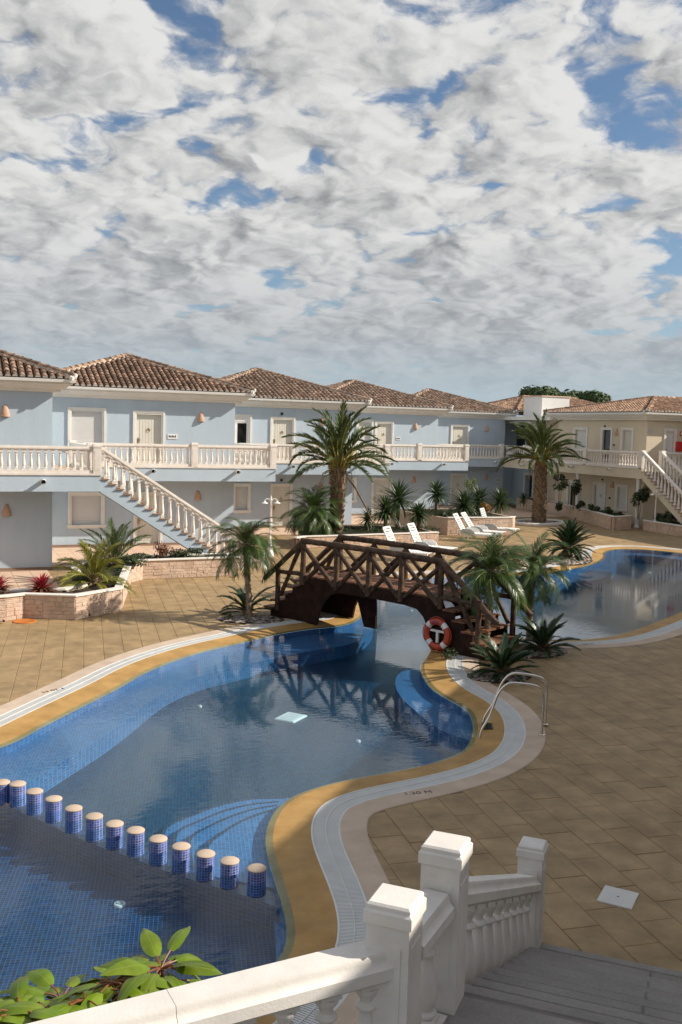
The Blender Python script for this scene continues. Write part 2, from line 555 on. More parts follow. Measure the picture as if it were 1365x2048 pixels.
# ---------------------------------------------------------------- mesh building
class MB:
    def __init__(s):
        s.v, s.f, s.m = [], [], []

    def add(s, vs, fs, mi=0):
        o = len(s.v)
        s.v += [tuple(v) for v in vs]
        s.f += [tuple(i + o for i in f) for f in fs]
        s.m += [mi] * len(fs)
        return s

    def box(s, a, b, mi=0, M=None):
        x0, y0, z0 = a
        x1, y1, z1 = b
        vs = [Vector(q) for q in ((x0, y0, z0), (x1, y0, z0), (x1, y1, z0), (x0, y1, z0), (x0, y0, z1), (x1, y0, z1), (x1, y1, z1), (x0, y1, z1))]
        if M:
            vs = [M @ q for q in vs]
        return s.add(vs, [(3, 2, 1, 0), (4, 5, 6, 7), (0, 1, 5, 4), (1, 2, 6, 5), (2, 3, 7, 6), (3, 0, 4, 7)], mi)

    def bbox(s, a, b, ch, mi=0, M=None):           # box with chamfered top edges
        x0, y0, z0 = a
        x1, y1, z1 = b
        vs = []
        for z, c in ((z0, 0), (z1 - ch, 0), (z1, ch)):
            vs += [Vector((x0 + c, y0 + c, z)), Vector((x1 - c, y0 + c, z)), Vector((x1 - c, y1 - c, z)), Vector((x0 + c, y1 - c, z))]
        if M:
            vs = [M @ q for q in vs]
        fs = [(3, 2, 1, 0), (8, 9, 10, 11)]
        for k in (0, 4):
            fs += [(k + i, k + (i + 1) % 4, k + 4 + (i + 1) % 4, k + 4 + i) for i in range(4)]
        return s.add(vs, fs, mi)

    def prism(s, poly, z0, z1, mi=0, bottom=True):
        n = len(poly)
        vs = [(p[0], p[1], z0) for p in poly] + [(p[0], p[1], z1) for p in poly]
        tri = tessellate_polygon([[Vector((p[0], p[1], 0)) for p in poly]])
        fs = []
        area = sum(poly[i][0] * poly[(i + 1) % n][1] - poly[(i + 1) % n][0] * poly[i][1] for i in range(n))
        for t in tri:
            a, b, c = [Vector((poly[i][0], poly[i][1], 0)) for i in t]
            if (b - a).cross(c - a).z < 0:
                t = t[::-1]
            fs.append(tuple(i + n for i in t))
            if bottom:
                fs.append(tuple(t[::-1]))
        for i in range(n):
            j = (i + 1) % n
            fs.append((i, j, j + n, i + n) if area > 0 else (j, i, i + n, j + n))
        return s.add(vs, fs, mi)

    def sheet(s, poly, z, mi=0):
        n = len(poly)
        tri = tessellate_polygon([[Vector((p[0], p[1], 0)) for p in poly]])
        fs = []
        for t in tri:
            a, b, c = [Vector((poly[i][0], poly[i][1], 0)) for i in t]
            fs.append(tuple(t[::-1]) if (b - a).cross(c - a).z < 0 else tuple(t))
        return s.add([(p[0], p[1], z) for p in poly], fs, mi)

    def tube(s, path, rad, n=8, mi=0, cap=True):
        path = [Vector(p) for p in path]
        if not hasattr(rad, '__len__'):
            rad = [rad] * len(path)
        vs, fs = [], []
        up = None
        for i, p in enumerate(path):
            d = (path[min(i + 1, len(path) - 1)] - path[max(i - 1, 0)]).normalized()
            if up is None:
                up = Vector((0, 0, 1)) if abs(d.z) < 0.9 else Vector((1, 0, 0))
            a = d.cross(up).normalized()
            up = a.cross(d).normalized()
            for k in range(n):
                t = 2 * math.pi * k / n
                vs.append(p + (a * math.cos(t) + up * math.sin(t)) * rad[i])
        for i in range(len(path) - 1):
            for k in range(n):
                k2 = (k + 1) % n
                fs.append((i * n + k, i * n + k2, (i + 1) * n + k2, (i + 1) * n + k))
        if cap:
            fs.append(tuple(range(n))[::-1])
            fs.append(tuple((len(path) - 1) * n + k for k in range(n)))
        return s.add(vs, fs, mi)

    def lathe(s, prof, n=12, mi=0, M=None, cap=True):
        vs, fs = [], []
        for r, z in prof:
            for k in range(n):
                t = 2 * math.pi * k / n
                q = Vector((r * math.cos(t), r * math.sin(t), z))
                vs.append(M @ q if M else q)
        for i in range(len(prof) - 1):
            for k in range(n):
                k2 = (k + 1) % n
                fs.append((i * n + k, i * n + k2, (i + 1) * n + k2, (i + 1) * n + k))
        if cap:
            fs.append(tuple(range(n))[::-1])
            fs.append(tuple((len(prof) - 1) * n + k for k in range(n)))
        return s.add(vs, fs, mi)

    def sweep(s, prof, path, mi=0, up=Vector((0, 0, 1))):
        """profile (side, height) swept along a path; closed profile with end caps"""
        path = [Vector(p) for p in path]
        n = len(prof)
        vs, fs = [], []
        for i, p in enumerate(path):
            d0 = (path[i] - path[i - 1]) if i else (path[1] - path[0])
            d1 = (path[i + 1] - path[i]) if i < len(path) - 1 else d0
            d0 = Vector((d0.x, d0.y, 0)).normalized()
            d1 = Vector((d1.x, d1.y, 0)).normalized()
            b = (d0 + d1).normalized()
            sd = Vector((b.y, -b.x, 0)) / max(0.3, b.dot(d0))
            vs += [p + sd * a + up * h for a, h in prof]
        for i in range(len(path) - 1):
            for k in range(n):
                k2 = (k + 1) % n
                fs.append((i * n + k, i * n + k2, (i + 1) * n + k2, (i + 1) * n + k))
        fs.append(tuple(range(n))[::-1])
        fs.append(tuple((len(path) - 1) * n + k for k in range(n)))
        return s.add(vs, fs, mi)

    def mesh(s, name, mats, smooth=False):
        me = bpy.data.meshes.new(name)
        me.from_pydata(s.v, [], s.f)
        for m in (mats if isinstance(mats, (list, tuple)) else [mats]):
            me.materials.append(m)
        if any(s.m):
            me.polygons.foreach_set('material_index', s.m)
        if smooth:
            me.polygons.foreach_set('use_smooth', [True] * len(me.polygons))
            if smooth != 'all':
                me.set_sharp_from_angle(angle=R(42))
        me.update()
        return me

    def build(s, name, mats, parent=None, smooth=False, loc=None):
        return put(name, s.mesh(name, mats, smooth), parent, loc)


def put(name, me, parent=None, loc=None, rot=None, scale=None):
    o = bpy.data.objects.new(name, me)
    COL.objects.link(o)
    if parent:
        o.parent = parent
    if loc is not None:
        o.location = loc
    if rot is not None:
        o.rotation_euler = rot
    if scale is not None:
        o.scale = (scale,) * 3 if isinstance(scale, (int, float)) else scale
    return o


def tag(o, label=None, cat=None, group=None, kind=None):
    if label:
        o['label'] = label
    if cat:
        o['category'] = cat
    if group:
        o['group'] = group
    if kind:
        o['kind'] = kind
    return o


def thing(name, loc, label, cat, group=None, rz=0.0):
    o = bpy.data.objects.new(name, None)
    o.empty_display_size = 0.2
    COL.objects.link(o)
    o.location = loc
    o.rotation_euler = (0, 0, rz)
    return tag(o, label, cat, group)


def copy_tree(o, parent=None):
    c = o.copy()
    COL.objects.link(c)
    c.parent = parent
    for ch in o.children:
        copy_tree(ch, c)
    return c


def local(parent, o):                   # parts built in world coordinates: shift into their thing
    o.matrix_parent_inverse = Matrix.Translation(-Vector(parent.location)) if not parent.parent else Matrix()
    return o


def smooth_loop(pts, step=0.2, closed=True):
    n = len(pts)
    out = []
    rng = range(n) if closed else range(n - 1)
    for i in rng:
        if closed:
            p0, p1, p2, p3 = pts[i - 1], pts[i], pts[(i + 1) % n], pts[(i + 2) % n]
        else:
            p0, p1, p2, p3 = pts[max(i - 1, 0)], pts[i], pts[i + 1], pts[min(i + 2, n - 1)]
        t0 = 0.0
        t1 = t0 + max(1e-4, (p1 - p0).length ** 0.5)
        t2 = t1 + max(1e-4, (p2 - p1).length ** 0.5)
        t3 = t2 + max(1e-4, (p3 - p2).length ** 0.5)
        k = max(1, int((p2 - p1).length / step))
        for j in range(k):
            t = t1 + (t2 - t1) * j / k
            a1 = p0 * ((t1 - t) / (t1 - t0)) + p1 * ((t - t0) / (t1 - t0)) if (p1 - p0).length > 1e-6 else p1
            a2 = p1 * ((t2 - t) / (t2 - t1)) + p2 * ((t - t1) / (t2 - t1))
            a3 = p2 * ((t3 - t) / (t3 - t2)) + p3 * ((t - t2) / (t3 - t2)) if (p3 - p2).length > 1e-6 else p2
            b1 = a1 * ((t2 - t) / (t2 - t0)) + a2 * ((t - t0) / (t2 - t0))
            b2 = a2 * ((t3 - t) / (t3 - t1)) + a3 * ((t - t1) / (t3 - t1))
            out.append(b1 * ((t2 - t) / (t2 - t1)) + b2 * ((t - t1) / (t2 - t1)))
    if not closed:
        out.append(pts[-1])
    return out


def resample(loop, step, closed=True):
    out = []
    acc = 0.0
    n = len(loop)
    for i in range(n if closed else n - 1):
        a, b = loop[i], loop[(i + 1) % n]
        l = (b - a).length
        while acc < l:
            out.append(a.lerp(b, acc / l))
            acc += step
        acc -= l
    return out


def offset(loop, d):
    n = len(loop)
    out = []
    for i in range(n):
        a = loop[(i + 2) % n] - loop[i - 2]
        nr = Vector((a.y, -a.x)).normalized()
        out.append(loop[i] + nr * d)
    return out


def inside(p, poly):
    x, y = p[0], p[1]
    c = False
    n = len(poly)
    j = n - 1
    for i in range(n):
        xi, yi = poly[i][0], poly[i][1]
        xj, yj = poly[j][0], poly[j][1]
        if (yi > y) != (yj > y) and x < (xj - xi) * (y - yi) / (yj - yi) + xi:
            c = not c
        j = i
    return c

SILL = mat('submerged_sill', (0.003, 0.010, 0.030), 0.4, 0.4, 20)


def veined(m):
    nt = m.node_tree
    N, L = nt.nodes, nt.links
    b = N['Principled BSDF']
    src = b.inputs['Base Color'].links[0].from_socket
    tc = N.new('ShaderNodeTexCoord')
    sp = N.new('ShaderNodeSeparateXYZ')
    L.new(tc.outputs['Object'], sp.inputs[0])

    def mth(op, a, c):
        o = N.new('ShaderNodeMath')
        o.operation = op
        for i, q in enumerate((a, c)):
            if q is None:
                continue
            if isinstance(q, (int, float)):
                o.inputs[i].default_value = q
            else:
                L.new(q, o.inputs[i])
        return o.outputs[0]
    ay = mth('ABSOLUTE', sp.outputs[1], None)
    mid = mth('LESS_THAN', ay, 0.0028)
    ph = mth('SUBTRACT', mth('MULTIPLY', sp.outputs[0], 38.0), mth('MULTIPLY', ay, 30.0))
    side = mth('LESS_THAN', mth('FRACT', ph, None), 0.09)
    fac = mth('MULTIPLY', mth('MAXIMUM', mid, mth('MULTIPLY', side, 0.25)), 0.35)
    mx = N.new('ShaderNodeMix')
    mx.data_type = 'RGBA'
    L.new(fac, mx.inputs[0])
    L.new(src, mx.inputs[6])
    mx.inputs[7].default_value = (0.36, 0.42, 0.12, 1)
    L.new(mx.outputs[2], b.inputs['Base Color'])


veined(SCHEF)


def wpart(mb, name, mats, parent, smooth=False):       # a part whose mesh is given in world coordinates
    o = mb.build(name, mats, parent, smooth)
    if parent is not None and parent.parent is None and parent.type == 'EMPTY':
        o.matrix_parent_inverse = Matrix.Translation(-Vector(parent.location))
    return o


def wput(name, me, parent, loc, rot=None, scale=None):  # a shared mesh placed at a world position under a part or thing
    o = put(name, me, parent, loc, rot, scale)
    if parent is not None and parent.parent is None and parent.type == 'EMPTY':
        o.matrix_parent_inverse = Matrix.Translation(-Vector(parent.location))
    return o


# ================================================================ pool
def g2(x, y, z=0.0):
    p = gp(x, y, z)
    return Vector((p.x, p.y))


V2 = lambda x, y: Vector((x, y))
shore_px = [(0, 1484), (75, 1447), (149, 1410), (226, 1372), (292, 1336), (395, 1300), (500, 1276), (554, 1263), (625, 1252), (671, 1248),
            (700, 1241), (717, 1230), (723, 1220), (719, 1209), (716, 1198), (724, 1183), (742, 1168), (772, 1158), (820, 1153), (880, 1151),
            (960, 1151), (1040, 1149), (1084, 1145), (1126, 1138), (1170, 1129), (1194, 1121), (1206, 1112), (1206, 1104), (1222, 1098), (1250, 1096), (1300, 1098), (1365, 1104)]
shore2_px = [(1365, 1222), (1259, 1262), (1214, 1272), (1152, 1277), (1090, 1276), (1023, 1274), (960, 1269), (905, 1270), (873, 1286), (859, 1306),
             (850, 1326), (855, 1349), (880, 1378), (919, 1400), (946, 1417), (957, 1440), (955, 1470), (941, 1495), (905, 1513), (846, 1529),
             (773, 1544), (700, 1557), (641, 1572), (590, 1592), (560, 1623), (547, 1664), (551, 1700), (569, 1756), (583, 1800), (594, 1850), (590, 1890), (568, 1925)]
pts = [g2(*q) for q in shore_px]
pts += [V2(33.6, 32.4), V2(34.8, 30.2), V2(33.2, 28.3), V2(28.5, 26.6), V2(24.2, 24.6)]
pts += [g2(*q) for q in shore2_px]
pts += [V2(2.6, 8.0), V2(1.2, 7.3), V2(-1.0, 7.2), V2(-3.2, 8.4), V2(-4.2, 10.8), V2(-3.2, 13.2), V2(-1.2, 14.9)]
shore = resample(smooth_loop(pts, 0.1), 0.16)
area = sum(shore[i].x * shore[(i + 1) % len(shore)].y - shore[(i + 1) % len(shore)].x * shore[i].y for i in range(len(shore)))
SGN = 1.0 if area > 0 else -1.0
# tidy tight bends a little so that the bands stay clean
for _ in range(2):
    shore = [(shore[i - 1] + shore[i] * 2 + shore[(i + 1) % len(shore)]) / 4 for i in range(len(shore))]
OW, GW, CW = 0.46, 0.37, 0.35


def ring(d):
    lp = offset(shore, d * SGN)
    if d > 0.05:
        for _ in range(int(4 + d * 14)):
            lp = [(lp[i - 1] + lp[i] * 2 + lp[(i + 1) % len(lp)]) / 4 for i in range(len(lp))]
    return lp


r0, r1, r2, r3 = ring(0), ring(OW), ring(OW + GW), ring(OW + GW + CW)
WL = -0.035                                     # water level


def band(mb, la, za, lb, zb, mi=0, up=True):
    n = len(la)
    vs = [(p.x, p.y, za) for p in la] + [(p.x, p.y, zb) for p in lb]
    fs = []
    for i in range(n):
        j = (i + 1) % n
        q = (i, j, j + n, i + n)
        fs.append(q[::-1] if (SGN > 0) == up else q)
    return mb.add(vs, fs, mi)


mb = MB()
band(mb, ring(-0.10), -0.055, r0, -0.033)
band(mb, r0, -0.033, r1, 0.012)
tag(mb.build('pool_beach_band', OCHRE, smooth='all'), kind='structure')
mb = MB()
gi, go = ring(OW + 0.02), ring(OW + GW - 0.02)
band(mb, r1, -0.03, r2, -0.03)
mb.build('pool_gutter', GRATEB)
tag(bpy.data.objects['pool_gutter'], kind='structure')
mb = MB()                                       # beige coping: a low slab with a rounded outer edge
ro = ring(OW + GW + CW - 0.02)
band(mb, r2, -0.05, r2, 0.016)
band(mb, r2, 0.016, ro, 0.016)
band(mb, ro, 0.016, r3, 0.006)
band(mb, r3, 0.006, r3, -0.05)
cop = tag(mb.build('pool_coping', COPE, smooth=True), kind='structure')

# drain grating: thousands of small slats, one mesh; two rails and a centre rib
mb = MB()


def curve_strip(loop_a, loop_b, z, h):
    n = len(loop_a)
    band(mb, loop_a, z, loop_b, z)
    band(mb, loop_b, z, loop_b, z - h)
    band(mb, loop_a, z - h, loop_a, z)


curve_strip(r1, ring(OW + 0.022), 0.018, 0.04)
curve_strip(ring(OW + GW - 0.022), r2, 0.018, 0.04)
curve_strip(ring(OW + GW / 2 - 0.006), ring(OW + GW / 2 + 0.006), 0.018, 0.03)
NS = len(shore)


def lerp_ring(lp, s):
    i = int(s) % NS
    return lp[i].lerp(lp[(i + 1) % NS], s - int(s))


seglen = [(r1[(i + 1) % NS] - r1[i]).length for i in range(NS)]
for i in range(NS):
    X, Y, D = proj((r1[i].x, r1[i].y, 0))
    if not (-150 < X < 1520 and Y < 2300):
        continue
    pitch = 0.028 if D < 19 else (0.05 if D < 30 else 0.09)
    wd = 0.64
    k = max(1, round(seglen[i] / pitch))
    for j in range(k):
        a0, a1 = i + j / k, i + (j + wd) / k
        if a1 >= i + 1:
            a1 = i + 0.999
        q = [lerp_ring(gi, a0), lerp_ring(go, a0), lerp_ring(go, a1), lerp_ring(gi, a1)]
        if SGN < 0:
            q = q[::-1]
        vs = [(p.x, p.y, 0.012) for p in q] + [(p.x, p.y, -0.01) for p in q]
        mb.add(vs, [(0, 1, 2, 3)[::1], (0, 4, 5, 1), (2, 6, 7, 3)])
gr = tag(mb.build('drain_grating', GRATE), 'pale slatted overflow grating running all round the pool', 'grating', kind='stuff')

# water surface
mb = MB().sheet(ring(0.04), WL)
tag(mb.build('pool_water', WATER), kind='structure')
# basin: sides and floor
FLO = -0.52
mb = MB()
rb = ring(-0.10)
band(mb, rb, -0.06, rb, FLO, 1, up=False)
mb.sheet(ring(-0.06), FLO, 0)
basin = tag(mb.build('pool_basin', [MOS_D, MOS_L]), kind='structure')


def nearest_idx(p):
    return min(range(NS), key=lambda i: (shore[i] - p).length_squared)


def shelf(px_edge, ia, ib, z, m, name, rev=False, depth=None):
    """a raised part of the basin floor between the shore (ia..ib) and an edge drawn from the photo"""
    edge = smooth_loop([g2(x, y, z) if not isinstance(x, Vector) else x for x, y in px_edge], 0.15, closed=False)
    i, j = nearest_idx(ia), nearest_idx(ib)
    step = 1
    n1 = (j - i) % NS
    n2 = (i - j) % NS
    if n1 <= n2:
        sh = [rb[(i + k) % NS] for k in range(n1 + 1)]
    else:
        sh = [rb[(i - k) % NS] for k in range(n2 + 1)]
    poly = sh + edge[::-1]
    mb = MB().prism(poly, FLO - 0.02 if depth is None else depth, z, bottom=False)
    return tag(mb.build(name, m), kind='structure')


# light-blue shelf along the left bank, from off frame to the channel under the bridge
SHZ = -0.20
shelf([(Vector((-2.4, 12.4)), 0), (-60, 1625), (62, 1561), (138, 1515), (205, 1474), (256, 1438), (308, 1397), (349, 1372), (410, 1349), (477, 1333),
       (560, 1314), (640, 1299), (700, 1288), (735, 1268), (747, 1248), (742, 1228), (724, 1205)], V2(-3.2, 13.2), g2(716, 1198), SHZ, MOS_L, 'pool_shelf')
shelf([(800, 1188), (850, 1183), (930, 1185), (1010, 1180), (1101, 1171), (1149, 1164), (1200, 1158), (1222, 1144), (1234, 1127), (1226, 1115), (1245, 1111), (1300, 1112), (1365, 1120)],
      g2(790, 1156), g2(1365, 1104), SHZ, MOS_L, 'pool_shelf')
shelf([(858, 1336), (815, 1340), (796, 1350), (792, 1373), (805, 1397), (832, 1422), (861, 1446), (900, 1468), (948, 1482)], g2(853, 1326), g2(955, 1475), SHZ, MOS_L, 'pool_shelf')
# curved steps in the corner by the stools
st_edges = [
    [(330, 1656), (390, 1627), (451, 1606), (513, 1596), (579, 1596)],
    [(352, 1664), (400, 1640), (456, 1618), (513, 1606), (570, 1602)],
    [(378, 1676), (420, 1650), (466, 1630), (513, 1616), (563, 1608)],
    [(412, 1692), (444, 1664), (480, 1642), (520, 1626), (556, 1615)]]
for k, e in enumerate(st_edges):
    z = -0.42 + 0.085 * k
    x0, y0 = e[0]
    q = [g2(*p, z) for p in e]
    q0 = V2(2.55, 11.42) + V2(0.20, -0.31) * k * 0.75
    edge = smooth_loop([q0] + q, 0.12, closed=False)
    i, j = nearest_idx(edge[-1]), nearest_idx(V2(3.80, 10.22))
    n1, n2 = (j - i) % NS, (i - j) % NS
    sh = [rb[(i + s * kk) % NS] for s in (1,) for kk in range(n1 + 1)] if n1 <= n2 else [rb[(i - kk) % NS] for kk in range(n2 + 1)]
    mb = MB().prism(edge + sh, FLO - 0.02, z, 0, bottom=False)
    # dark nosing strip along the step edge
    nb = []
    for a in range(len(edge) - 1):
        d = (edge[a + 1] - edge[a]).normalized()
        nb.append((edge[a], Vector((-d.y, d.x))))
    sgn = 1 if inside(edge[len(edge) // 2] + nb[len(edge) // 2][1] * 0.05, edge + sh) else -1
    for a in range(len(nb) - 1):
        p, nn = nb[a]
        p2, nn2 = nb[a + 1]
        quad = [p, p2, p2 + nn2 * 0.045 * sgn, p + nn * 0.045 * sgn]
        if (quad[1] - quad[0]).cross(quad[2] - quad[0]) < 0:
            quad = quad[::-1]
        mb.add([(v.x, v.y, z + 0.004) for v in quad], [(0, 1, 2, 3)], 1)
    tag(mb.build('pool_step', [MOS_L, MOS_K]), kind='structure')
# light strip of shallow ledge along the near right bank
shelf([(533, 1768), (545, 1820), (552, 1880), (553, 1940)], g2(569, 1756), V2(3.3, 8.6), -0.36, MOS_L, 'pool_ledge')

# pool-floor fittings
def disc(mb, c, r, z, n=18, mi=0, h=0.02):
    mb.lathe([(r, z), (r, z + h * 0.6), (r * 0.9, z + h)], n, mi, Matrix.Translation((c.x, c.y, 0)))


def floor_light(px, py, r, z, where):
    c = g2(px, py, z)
    mb = MB()
    disc(mb, c, r, z, h=0.03)
    mb.lathe([(r * 0.55, z + 0.03), (r * 0.5, z + 0.045)], 14, 1, Matrix.Translation((c.x, c.y, 0)))
    o = mb.build('pool_nozzle', [PLAST, PLASTG], smooth=True)
    tag(o, f'round white pool floor nozzle {where}', 'pool nozzle')


floor_light(118, 1549, 0.045, FLO + 0.002, 'just beyond the row of tiled stools')
floor_light(400, 1414, 0.045, FLO + 0.002, 'beside the square white drain cover')
floor_light(717, 1484, 0.045, FLO + 0.002, 'out from the steel ladder')
floor_light(240, 1811, 0.07, FLO + 0.002, 'in the dark near basin before the stools')
floor_light(823, 1222, 0.05, FLO + 0.002, 'under the wooden bridge')
floor_light(1300, 1146, 0.06, FLO + 0.002, 'in the far basin by the pale stairs')
floor_light(1109, 1274, 0.05, SHZ, 'near the far basin edge by the sago palm')
c = g2(582, 1436, FLO)
Mx = Matrix.Translation((c.x, c.y, FLO)) @ Matrix.Rotation(R(40), 4, 'Z')
mb = MB().bbox((-0.27, -0.22, 0.0), (0.27, 0.22, 0.03), 0.02, 0, Mx)
for k in range(-3, 4):
    mb.box((k * 0.065 - 0.012, -0.15, 0.03), (k * 0.065 + 0.012, 0.15, 0.036), 0, Mx)
tag(mb.build('main_drain', PLAST), 'square white main drain cover on the dark pool floor', 'drain cover')

# ---------------------------------------------------------------- round tiled stools
pr = []
R0 = 0.108
mb = MB().lathe([(R0, -1.0), (R0, 0.105)], 20, 0)
post_me = mb.mesh('post', MOS_S, 'x')
mb = MB().lathe([(R0 + 0.004, 0.105), (R0 + 0.004, 0.116), (R0 - 0.012, 0.128)], 20, 0)
top_me = mb.mesh('top', COPE, 'x')
s0, s1 = V2(1.02, 13.38), V2(3.42, 10.20)
ST = []
for k in range(-1, 13):
    t = k / 11.5
    c = s0.lerp(s1, (k - 0.0) / 12.0)
    ST.append(c)
npx = [(36, 1560), (70, 1575), (108, 1590), (148, 1609), (189, 1625), (230, 1640), (272, 1653), (317, 1670), (363, 1685), (412, 1700), (460, 1714), (514, 1729)]
tops = [g2(x, y + 8, 0.11) for x, y in npx]
tops = [g2(4, 1563 + 2, 0.11)] + tops
ords = ['first', 'second', 'third', 'fourth', 'fifth', 'sixth', 'seventh', 'eighth', 'ninth', 'tenth', 'eleventh', 'twelfth', 'thirteenth']
for k, c in enumerate(tops):
    n = len(tops) - 1 - k
    lab = f'short blue mosaic post with beige top, {ords[n]} in the row counted from the steps'
    t = thing('pool_stool', (c.x, c.y, FLO), lab, 'pool stool', 'row of tiled posts standing in the pool')
    put('tiled_post', post_me, t, (0, 0, -FLO - 0.0))
    put('stone_top', top_me, t, (0, 0, -FLO))
# darker mosaic floor of the near basin, this side of the stools
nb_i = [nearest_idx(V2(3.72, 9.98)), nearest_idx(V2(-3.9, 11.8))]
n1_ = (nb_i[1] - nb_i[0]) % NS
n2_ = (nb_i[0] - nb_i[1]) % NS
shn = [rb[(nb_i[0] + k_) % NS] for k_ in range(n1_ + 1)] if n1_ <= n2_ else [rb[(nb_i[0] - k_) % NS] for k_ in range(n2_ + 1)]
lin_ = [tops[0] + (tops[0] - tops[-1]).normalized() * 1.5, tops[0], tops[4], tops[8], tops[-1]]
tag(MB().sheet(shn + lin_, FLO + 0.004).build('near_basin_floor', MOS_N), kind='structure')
# low sill the stools stand on
a, b = tops[0] + (tops[0] - tops[-1]).normalized() * 3.0, tops[-1] + (tops[-1] - tops[0]).normalized() * 0.5
lp_ = [a] + tops + [b]
sa_, sb_ = [], []
for i_ in range(len(lp_)):
    d = (lp_[min(i_ + 1, len(lp_) - 1)] - lp_[max(i_ - 1, 0)]).normalized()
    nn = V2(-d.y, d.x)
    sa_.append(lp_[i_] - nn * 0.125)
    sb_.append(lp_[i_] + nn * 0.125)
mb = MB().prism(sa_ + sb_[::-1], FLO - 0.02, -0.18, bottom=False)
tag(mb.build('stool_sill', MOS_N), kind='structure')

# ================================================================ ground and deck
mb = MB()
B = (-12.0, 2.0, 46.0, 64.0)
big = 4000
for x0, y0, x1, y1 in ((-big, -big, big, B[1]), (-big, B[3], big, big), (-big, B[1], B[0], B[3]), (B[2], B[1], big, B[3])):
    mb.add([(x0, y0, -0.02), (x1, y0, -0.02), (x1, y1, -0.02), (x0, y1, -0.02)], [(0, 1, 2, 3)])
tag(mb.build('ground', GRASSM), kind='structure')
# deck bed with the pool cut out of it
bm = bmesh.new()
hole = ring(OW + GW + CW - 0.12)[::2]
hv = [bm.verts.new((p.x, p.y, -0.007)) for p in hole]
ov = [bm.verts.new((x, y, -0.007)) for x, y in ((B[0], B[1]), (B[2], B[1]), (B[2], B[3]), (B[0], B[3]))]
ed = [bm.edges.new((hv[i], hv[(i + 1) % len(hv)])) for i in range(len(hv))] + [bm.edges.new((ov[i], ov[(i + 1) % 4])) for i in range(4)]
bmesh.ops.triangle_fill(bm, edges=ed, use_beauty=True)
for f in bm.faces:
    if f.normal.z < 0:
        f.normal_flip()
me = bpy.data.meshes.new('pool_deck')
bm.to_mesh(me)
bm.free()
me.materials.append(JOINT)
deck = tag(put('pool_deck', me), kind='structure')

# stamped pavers: running bond turned 8 degrees
PW, PL, JW = 0.44, 0.76, 0.010
ca, sa = math.cos(R(-8)), math.sin(R(-8))
hole_out = ring(OW + GW + 0.10)[::2]
cells = []
xs0, xs1, ys0, ys1 = -14, 52, -2, 66
rr = random.Random(3)
for i in range(int(xs0 / PW), int(xs1 / PW)):
    off = (i % 2) * PL * 0.5 + rr.uniform(-0.09, 0.09)
    for j in range(int(ys0 / PL), int(ys1 / PL)):
        lx, ly = (i + 0.5) * PW, (j + 0.5) * PL + off
        x, y = lx * ca - ly * sa, lx * sa + ly * ca
        if not (B[0] + 1 < x < 45 and 4.5 < y < 57.5):
            continue
        X, Y, D = proj((x, y, 0))
        if D < 2 or X < -260 or X > 1620 or Y > 2250:
            continue
        cells.append((D, x, y, X, Y))
dense = shore
def in_pool(x, y):
    return inside((x, y), hole_out)


cells = [c for c in cells if not in_pool(c[1], c[2])]
# which are largest in the photo and in view: nearest ones inside the frame and not behind the near stairs
def vis(c):
    D, x, y, X, Y = c
    if not (0 < X < 1365 and Y < 2048):
        return False
    if X > 1075 and Y > 1870 + (X - 1080) * 0.30:
        return False
    if X < 1090 and Y > 1900:
        return False
    return True


near = sorted([c for c in cells if vis(c)])[:300]
nearset = set((c[1], c[2]) for c in near)
hx, hy = PW / 2 - JW / 2, PL / 2 - JW / 2


def paver_shape(mb, M=None, jz=0.0):
    mb.bbox((-hx, -hy, -0.05), (hx, hy, 0.0 + jz), 0.005, 0, M)


mb = MB()
paver_shape(mb)
pav_me = mb.mesh('paver', PAVER)
rnd = random.Random(5)
for c in near:
    put('paver', pav_me, deck, (c[1], c[2], rnd.uniform(-0.003, 0.002)), (0, 0, R(-8)))
mb = MB()
for c in cells:
    if (c[1], c[2]) in nearset:
        continue
    paver_shape(mb, Matrix.Translation((c[1], c[2], rnd.uniform(-0.003, 0.002))) @ Matrix.Rotation(R(-8), 4, 'Z'))
po = mb.build('paving', PAVER, deck)
po['kind'] = 'stuff'

# ================================================================ buildings
X1, SX, YB1, SY = 5.22, 8.335, 33.2716, 6.1515
WW, WX = 1.41, 1.43
ZF, ZS, ZR, ZE = 3.415, 2.82, 4.335, 6.57


class Face:
    """a wall plane: s runs along it, d stands out from it"""
    def __init__(s, axis, c):
        s.axis, s.c = axis, c

    def P(s, u, d, z):
        return (u, s.c - d, z) if s.axis == 'Y' else (s.c - d, u, z)

    def px(s, x, y):
        return onY(x, y, s.c) if s.axis == 'Y' else onX(x, y, s.c)

    def box(s, mb, u0, u1, d0, d1, z0, z1, mi=0):
        a, b = s.P(u0, d0, z0), s.P(u1, d1, z1)
        lo = tuple(min(p, q) for p, q in zip(a, b))
        hi = tuple(max(p, q) for p, q in zip(a, b))
        return mb.box(lo, hi, mi)


